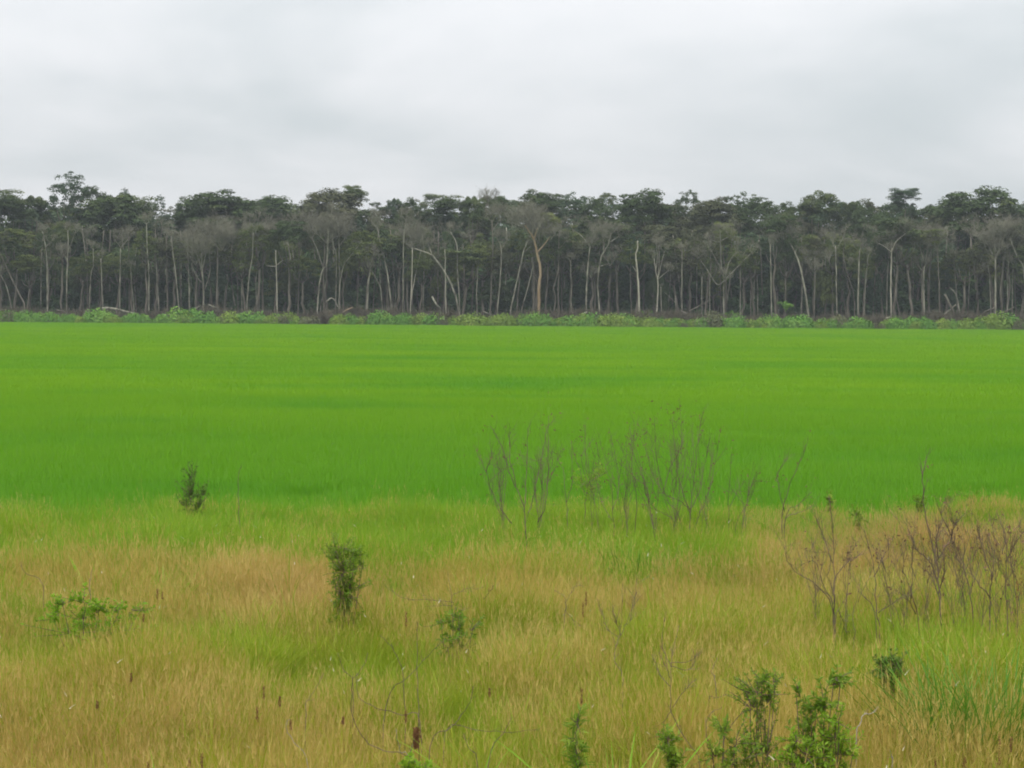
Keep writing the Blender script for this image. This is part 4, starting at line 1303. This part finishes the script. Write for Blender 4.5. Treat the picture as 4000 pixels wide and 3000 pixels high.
# long arching vines at the bottom
for st, wp, mt, lab in [
    ([(1605, 2985), (1500, 2930), (1430, 2890), (1385, 2810), (1375, 2720), (1380, 2650), (1395, 2630), (1430, 2580), (1440, 2540)], 5, 'twig', 'long dark vine curving up in a wide hook'),
    ([(1640, 2825), (1570, 2795), (1470, 2770), (1410, 2740), (1390, 2680), (1395, 2640)], 5, 'twig', 'dark vine joining the hooked vine in a loop'),
    ([(1375, 2690), (1345, 2620), (1320, 2545)], 4, 'twig', 'short thin vine tip beside the hooked vine'),
    ([(1640, 2850), (1636, 2700), (1630, 2500), (1632, 2420)], 5, 'twig', 'straight upright dark wand beside the looping vines'),
    ([(1580, 2800), (1570, 2640), (1540, 2550), (1480, 2485)], 5, 'twig', 'dark vine arching over toward the looping vines'),
    ([(1500, 2770), (1590, 2660), (1650, 2590), (1735, 2505)], 5, 'twig', 'slanting dark wand crossing the straight upright one'),
    ([(1205, 3010), (1150, 2900), (1125, 2850), (1124, 2815), (1140, 2795)], 5, 'twig_pale', 'pale hooked dry stem alone in the grass'),
    ([(1680, 2920), (1760, 2850), (1815, 2780), (1842, 2740), (1846, 2690)], 5, 'twig', 'thin wand sweeping up past the big brown plume'),
    ([(1600, 2980), (1570, 2930), (1556, 2880), (1555, 2830)], 6, 'twig_pale', 'bleached bent stem beside the big brown plume'),
    ([(1740, 2862), (1880, 2850), (2000, 2850), (2110, 2832)], 4, 'twig', 'nearly level thin vine trailing toward the wide-bladed grass'),
    ([(1905, 3010), (1960, 2900), (2000, 2835)], 5, 'twig', 'dark slanting stem under the level vine'),
    ([(1860, 3000), (1830, 2940), (1808, 2880)], 5, 'twig', 'short dark stem leaning away from the dark slanting stem'),
    ([(1190, 2790), (1205, 2740), (1255, 2650)], 4, 'twig', 'short slanting twig among brown seed spikes'),
    ([(2790, 2990), (2770, 2930), (2765, 2860), (2780, 2810), (2830, 2785)], 5, 'twig', 'dark hooked stem beside the airy leafy shrub'),
    ([(2830, 2960), (2830, 2890), (2880, 2820), (2950, 2740), (2985, 2720)], 6, 'twig', 'stiff dark stem rising through the airy leafy shrub'),
    ([(2770, 2760), (2800, 2730), (2860, 2722), (2930, 2740)], 5, 'twig', 'dark vine arching level over the airy leafy shrub'),
    ([(2800, 2700), (2792, 2650), (2790, 2630), (2815, 2590)], 5, 'twig', 'short dark vine tip rising before the airy leafy shrub'),
    ([(3345, 2890), (3365, 2830), (3380, 2798), (3410, 2798), (3432, 2788)], 7, 'twig_pale', 'bleached crooked branch with a level end'),
    ([(3480, 3000), (3476, 2950), (3465, 2935)], 7, 'twig_pale', 'short bleached stub near brown seed spikes'),
    ([(170, 2290), (110, 2240), (85, 2205)], 4, 'twig', 'short dark twig above the low broad-leaved bush'),
    ([(350, 2330), (346, 2270), (350, 2230)], 5, 'twig', 'upright dark twig out of the low broad-leaved bush'),
    ([(935, 2005), (930, 1930), (925, 1850), (935, 1830)], 4, 'twig', 'lone thin dry stalk beyond the two-lobed dark shrub'),
]:
    ipt = max(st, key=lambda q: q[1])
    dead_shrub(ipt, [st], wp * 1.35, lab, D=depth_of(ipt[0], ipt[1] + 60), ntw=4, tl=32, mat=mt, name='dry_vine', lv=0, cat='vine')


def leafy_shrub(cx, base_y, blobs, label, mat='shrub', leaf=.06, asp=.34, nl=2600, dens=1.0, stems=3, cat='shrub', narrow=False):
    """blobs: (x, y, rx, ry) in the photograph"""
    D = depth_of(cx, base_y - 40 if base_y < 2990 else base_y + 55)
    p = at_depth(cx, base_y, D)
    o0 = np.array([p[0], D, 0.0])
    t = thing('leafy_shrub', o0, label, cat)
    mpp = D / FPX
    ym = max(b[1] + b[3] for b in blobs)
    xs = [b[0] for b in blobs]
    if base_y > ym - 20:
        blobs = blobs + [(q, (base_y + ym) / 2 - 10, max(18, (max(xs) - min(xs)) * .28), max(24, (base_y - ym) / 2 + 22)) for q in ((cx + min(xs)) / 2, (cx + max(xs)) / 2)]
    area = sum(b[2] * b[3] for b in blobs)
    mbL, mbS = MB(), MB()
    for (x, y, rx, ry) in blobs:
        c = at_depth(x, y, D) - o0
        c[1] += rng.normal(0, .3) * rx * mpp
        k = int(nl * dens * rx * ry / area)
        nb = max(7, k // 18)
        ends = []
        for q in range(nb):  # leafy shoots
            dv = rng.normal(size=3)
            dv /= np.linalg.norm(dv)
            e = c + dv * np.array([rx, rx, ry]) * mpp * rng.uniform(.4, 2.0)
            s = c * np.array([.8, .8, 1]) + (e - c) * .15 - np.array([0, 0, ry * mpp * .5])
            s[2] = max(s[2], .05)
            L_ = smooth_line([s, (s + e) / 2 + rng.normal(0, .06, 3) * rx * mpp, e], 3)
            mbS.tube(L_, np.linspace(.0028, .0012, len(L_)), 3, cap=False)
            m = max(4, k // nb)
            tt = rng.uniform(.1, 1.05, m)
            PP = s + (e - s) * tt[:, None]
            ax = (e - s) / (np.linalg.norm(e - s) + 1e-9)
            out = rng.normal(size=(m, 3))
            out -= ax * (out @ ax)[:, None]
            out /= np.linalg.norm(out, axis=1)[:, None]
            ld = out * .85 + ax * .55 + np.array([0, 0, .1])
            ld /= np.linalg.norm(ld, axis=1)[:, None]
            sz = leaf * .66 * rng.uniform(.6, 1.3, m)
            nn = np.cross(ld, rng.normal(size=(m, 3)))
            nn /= np.linalg.norm(nn, axis=1)[:, None]
            nn = np.where(nn[:, 2:3] < 0, -nn, nn) + np.array([0, 0, .35])
            nn /= np.linalg.norm(nn, axis=1)[:, None]
            b = np.cross(nn, ld)
            b /= np.linalg.norm(b, axis=1)[:, None]
            S1 = sz[:, None]
            V = np.stack([PP, PP + ld * S1 * .45 - b * S1 * asp * .5, PP + ld * S1 - nn * S1 * .08, PP + ld * S1 * .45 + b * S1 * asp * .5], 1).reshape(-1, 3)
            F = np.arange(m * 4).reshape(-1, 4).tolist()
            mbL.add(V, F, np.repeat(rng.uniform(-.3, .3, m) + rng.uniform(-.2, .2), 4))
        st = smooth_line([np.array([rng.normal(0, .03), rng.normal(0, .03), -.03]), c * np.array([.5, .5, .45]), c], 4, .004)
        mbS.tube(st, np.linspace(.0045, .0022, len(st)), 4)
    put('stems', mbS.mesh('stems', 'twig'), t)
    put('foliage', mbL.mesh('foliage', mat), t)
    return t


leafy_shrub(765, 2010, [(735, 1900, 34, 65), (720, 1960, 30, 45), (775, 1960, 34, 50), (745, 1850, 24, 40), (800, 1920, 18, 35)], 'small two-lobed dark shrub at the edge of the rice', 'shrub_dark', .05, nl=2200)
leafy_shrub(1345, 2425, [(1340, 2190, 62, 75), (1330, 2290, 52, 80), (1370, 2270, 48, 80), (1350, 2360, 45, 60), (1300, 2160, 34, 50), (1385, 2150, 34, 45), (1420, 2190, 20, 40), (1345, 2120, 40, 30)], 'tall narrow leafy shrub standing alone in tan grass', 'shrub', .055, .28, nl=3300)
leafy_shrub(330, 2480, [(240, 2340, 65, 30), (330, 2330, 60, 35), (390, 2370, 50, 50), (320, 2400, 60, 50), (200, 2390, 50, 40), (470, 2370, 60, 30), (560, 2370, 40, 30)], 'low broad-leaved bush spreading in the tan grass', 'shrub_bright', .055, .5, nl=1500)
leafy_shrub(1780, 2540, [(1720, 2420, 50, 25), (1790, 2440, 50, 50), (1800, 2400, 40, 30), (1850, 2450, 35, 35), (1760, 2480, 60, 40)], 'low sparse bush under curly bare twigs', 'shrub', .055, .4, nl=620)
leafy_shrub(3468, 2760, [(3440, 2590, 36, 30), (3500, 2585, 40, 30), (3470, 2625, 34, 40), (3470, 2660, 22, 30), (3520, 2600, 20, 24)], 'compact very dark bush on a short stem', 'shrub_dark', .04, .45, nl=2000)
leafy_shrub(3180, 2995, [(3260, 2660, 50, 35), (3230, 2720, 55, 45), (3190, 2750, 45, 45), (3170, 2810, 35, 45), (3110, 2700, 16, 40), (3285, 2640, 26, 22)], 'thick-leaved shrub tilting away from the airy one', 'shrub', .055, .35, nl=1400)
leafy_shrub(3270, 3010, [(3270, 2800, 50, 30), (3260, 2860, 55, 50), (3290, 2920, 60, 50), (3250, 2960, 45, 50), (3335, 2920, 22, 30)], 'bright fresh-leaved bush below the thick-leaved shrub', 'shrub_bright', .05, .36, nl=1000)
leafy_shrub(3120, 3015, [(3110, 2870, 46, 55), (3150, 2920, 60, 55), (3090, 2960, 60, 50), (3200, 2960, 40, 50), (3040, 2970, 45, 40)], 'mid-green bush beside the bright fresh-leaved bush', 'shrub_bright', .05, .36, nl=1100)
leafy_shrub(2625, 3015, [(2610, 2880, 30, 35), (2625, 2930, 42, 50), (2640, 2980, 40, 40)], 'small leafy bush at the foot of the slanting bare stalk', 'shrub', .06, .26, nl=700)
leafy_shrub(2970, 2995, [(2980, 2640, 50, 40), (2950, 2690, 75, 45), (3010, 2720, 50, 50), (2930, 2740, 60, 50), (3030, 2650, 25, 30)], 'airy fine-leaved shrub with dark twigs showing through', 'shrub', .036, .35, nl=2100)
leafy_shrub(2830, 3015, [(2830, 2840, 60, 40), (2880, 2880, 60, 50), (2780, 2930, 50, 50), (2860, 2960, 70, 45), (2940, 2940, 50, 50)], 'loose bush below the airy fine-leaved shrub', 'shrub', .045, .35, nl=1100)
leafy_shrub(2255, 3015, [(2255, 2800, 38, 40), (2250, 2860, 34, 40), (2260, 2930, 40, 40)], 'thin upright sapling inside the wide-bladed grass', 'shrub', .085, .16, nl=420)
leafy_shrub(1620, 3015, [(1580, 2985, 40, 20), (1640, 2985, 55, 25)], 'low broad-leaved seedling under the looping vines', 'shrub_bright', .05, .55, nl=260)
for x, y, r, lab in ((3240, 1945, 22, 'small dark weed tuft at the bank edge by the tall mast shrub'), (3345, 2005, 34, 'pale green broad-leaved weed in the pinkish grass'), (3585, 1950, 34, 'dark broad-leaved weed in front of the thickest shrub wand'), (3800, 1935, 50, 'spreading weed at the edge of the pinkish grass'), (3690, 1945, 40, 'dull weed between two others along the pinkish grass')):
    leafy_shrub(x, y + 60, [(x, y, r, r * .7), (x + r * .6, y + 10, r * .7, r * .5)], lab, 'shrub', .06, .6, nl=260, stems=2, cat='weed')


def blade_clump(px, py, n, hmin, hmax, wd, label, mat='blade', lean=(.1, .5), bias=0.0):
    D = depth_of(px, py + 40)
    p = at_depth(px, py, D)
    t = thing('grass_clump', (p[0], D, 0), label, 'grass')
    for k in range(n):
        mb = MB()
        a = rng.uniform(0, 6.283)
        r = rng.uniform(0, .07) * (n / 20) ** .5
        mb.blades([(math.cos(a) * r, math.sin(a) * r, 0)], np.array([rng.uniform(hmin, hmax)]), np.array([wd * rng.uniform(.7, 1.2)]), np.array([a + bias]), np.array([rng.uniform(*lean)]), np.array([rng.uniform(.05, .5)]), rng.uniform(-.3, .4), 7)
        put('blade', mb.mesh('blade', mat), t)


blade_clump(2420, 3060, 44, .5, .95, .014, 'bright clump of wide upright blades beside the thin sapling', lean=(.05, .45))
blade_clump(2200, 3060, 18, .5, .95, .011, 'arching bright blades leaning away from the wide-bladed clump', lean=(.4, .9))
blade_clump(1740, 3040, 18, .5, .8, .011, 'few bright blades behind the big brown plume')
blade_clump(1480, 3040, 9, .4, .7, .015, 'few bright blades under the hooked vine')
blade_clump(700, 3080, 14, .45, .75, .012, 'thin spiky bright blades in the brown grass')
blade_clump(3780, 2800, 170, .6, 1.1, .013, 'large dark green tussock of long narrow blades', 'blade_dark', (.05, .5))
blade_clump(3640, 2780, 110, .55, 1.0, .012, 'dark tussock of narrow blades beside the larger tussock', 'blade_dark', (.05, .5))
blade_clump(3930, 2790, 130, .6, 1.1, .013, 'dark tussock with pale bent blades past the largest tussock', 'blade_dark', (.05, .6))
blade_clump(3480, 2580, 60, .5, .9, .012, 'slim green tussock behind the compact very dark bush', 'blade', (.05, .4))
blade_clump(1985, 2110, 26, .4, .7, .016, 'light green tussock at the foot of the Y-shaped shrub', 'blade', (.2, .8))
blade_clump(2120, 2110, 22, .4, .7, .016, 'light green arching blades past the Y-shaped shrub', 'blade', (.2, .8))
blade_clump(2480, 2150, 90, .45, .75, .013, 'soft green tussock below the tall bushy bare shrub', 'blade_dark', (.05, .5))
blade_clump(2600, 2150, 60, .45, .75, .013, 'second soft green tussock under the tall bushy bare shrub', 'blade_dark', (.05, .5))
blade_clump(400, 2220, 50, .45, .75, .013, 'yellow-green tussock in the band before the tan grass', 'blade', (.05, .5))
blade_clump(640, 2240, 50, .45, .75, .013, 'green tussock next to a pinkish grass plume', 'blade', (.05, .5))
blade_clump(3055, 2140, 60, .4, .65, .012, 'small tussock at the foot of the low bare shrub', 'blade_dark', (.05, .5))
blade_clump(2100, 2460, 40, .4, .65, .011, 'small green tussock beside the small curled bare shrub', 'blade', (.05, .5))

# brown seed spikes
SPK = [(1030, 2680, 50), (1092, 2720, 40), (1005, 2760, 60), (1135, 2810, 40), (615, 2300, 40), (635, 2310, 30), (1586, 2390, 60), (2290, 2310, 55), (2278, 2350, 60), (2271, 2690, 60), (3905, 2860, 130), (3950, 2880, 60),
       (380, 2735, 40), (512, 2630, 35), (3655, 2970, 60), (3770, 2960, 60), (740, 2960, 60), (788, 2945, 60), (580, 2970, 40), (2870, 2960, 60), (1585, 2780, 45), (1340, 2800, 30), (1912, 2690, 35), (3990, 2210, 120), (3975, 2270, 100), (560, 2400, 30)]
for x, y, ln in SPK:
    D = depth_of(x, min(y + 2.2 * ln + 60, 3020))
    p = at_depth(x, y, D)
    mpp = D / FPX
    t = thing('seed_spike', (p[0], D, 0), 'dark reddish brown seed spike standing up in the grass', 'seed spike', 'brown seed spikes')
    H = p[2]
    lz = ln * mpp
    mb = MB()
    mb.tube(smooth_line([(rng.normal(0, .03), 0, -.02), (0, 0, H * .5), (0, 0, H)], 3), .0018, 4)
    put('stalk', mb.mesh('stalk', 'straw'), t)
    mb = MB()
    k = 60
    zz = H - lz * rng.uniform(0, 1, k)
    PP = np.stack([rng.normal(0, .003, k), rng.normal(0, .003, k), zz], 1)
    mb.leaves(PP, np.stack([rng.normal(size=k), rng.normal(size=k), np.zeros(k)], 1), rng.uniform(.012, .026, k), .22)
    put('spike', mb.mesh('spike', 'spike'), t)
# the large plume
D = depth_of(1612, 2985)
p = at_depth(1632, 2860, D)
t = thing('seed_plume', (p[0] - .05, D, 0), 'big brown feathery plume on a dark stem under the looping vines', 'seed plume')
mb = MB()
mb.tube(smooth_line([(-.05, 0, -.02), (-.02, 0, p[2] * .6), (.04, 0, p[2])], 4), .005, 5)
put('stalk', mb.mesh('stalk', 'twig'), t)
mb = MB()
k = 260
u_ = rng.uniform(0, 1, k)
PP = np.stack([.04 + rng.normal(0, .008, k), rng.normal(0, .008, k), p[2] + .02 - .11 * u_], 1)
mb.leaves(PP, np.stack([rng.normal(size=k), rng.normal(size=k), np.zeros(k)], 1), rng.uniform(.015, .04, k), .3)
put('plume', mb.mesh('plume', 'spike'), t)

# ------------------------------------------------------------------ haze
HAZE = 0.00019
if HAZE:
    mb = MB()
    x0, x1, y0_, y1_, z0, z1 = -3050, 3050, -450, 5050, -1.2, 40
    v = [(x, y, z) for z in (z0, z1) for y in (y0_, y1_) for x in (x0, x1)]
    mb.add(v, [(0, 2, 3, 1), (4, 5, 7, 6), (0, 1, 5, 4), (2, 6, 7, 3), (0, 4, 6, 2), (1, 3, 7, 5)])
    m = new_mat('haze_air')
    t = m.node_tree
    pv = t.nodes.new('ShaderNodeVolumePrincipled')
    pv.inputs['Color'].default_value = (0.86, 0.93, 1.0, 1)
    pv.inputs['Density'].default_value = HAZE
    oo = t.nodes.new('ShaderNodeOutputMaterial')
    t.links.new(pv.outputs[0], oo.inputs['Volume'])
    MAT['haze'] = m
    o = put('haze', mb.mesh('haze', 'haze'))
    tag(o, 'thin pale haze in the air over field and forest', 'haze', None, 'stuff')
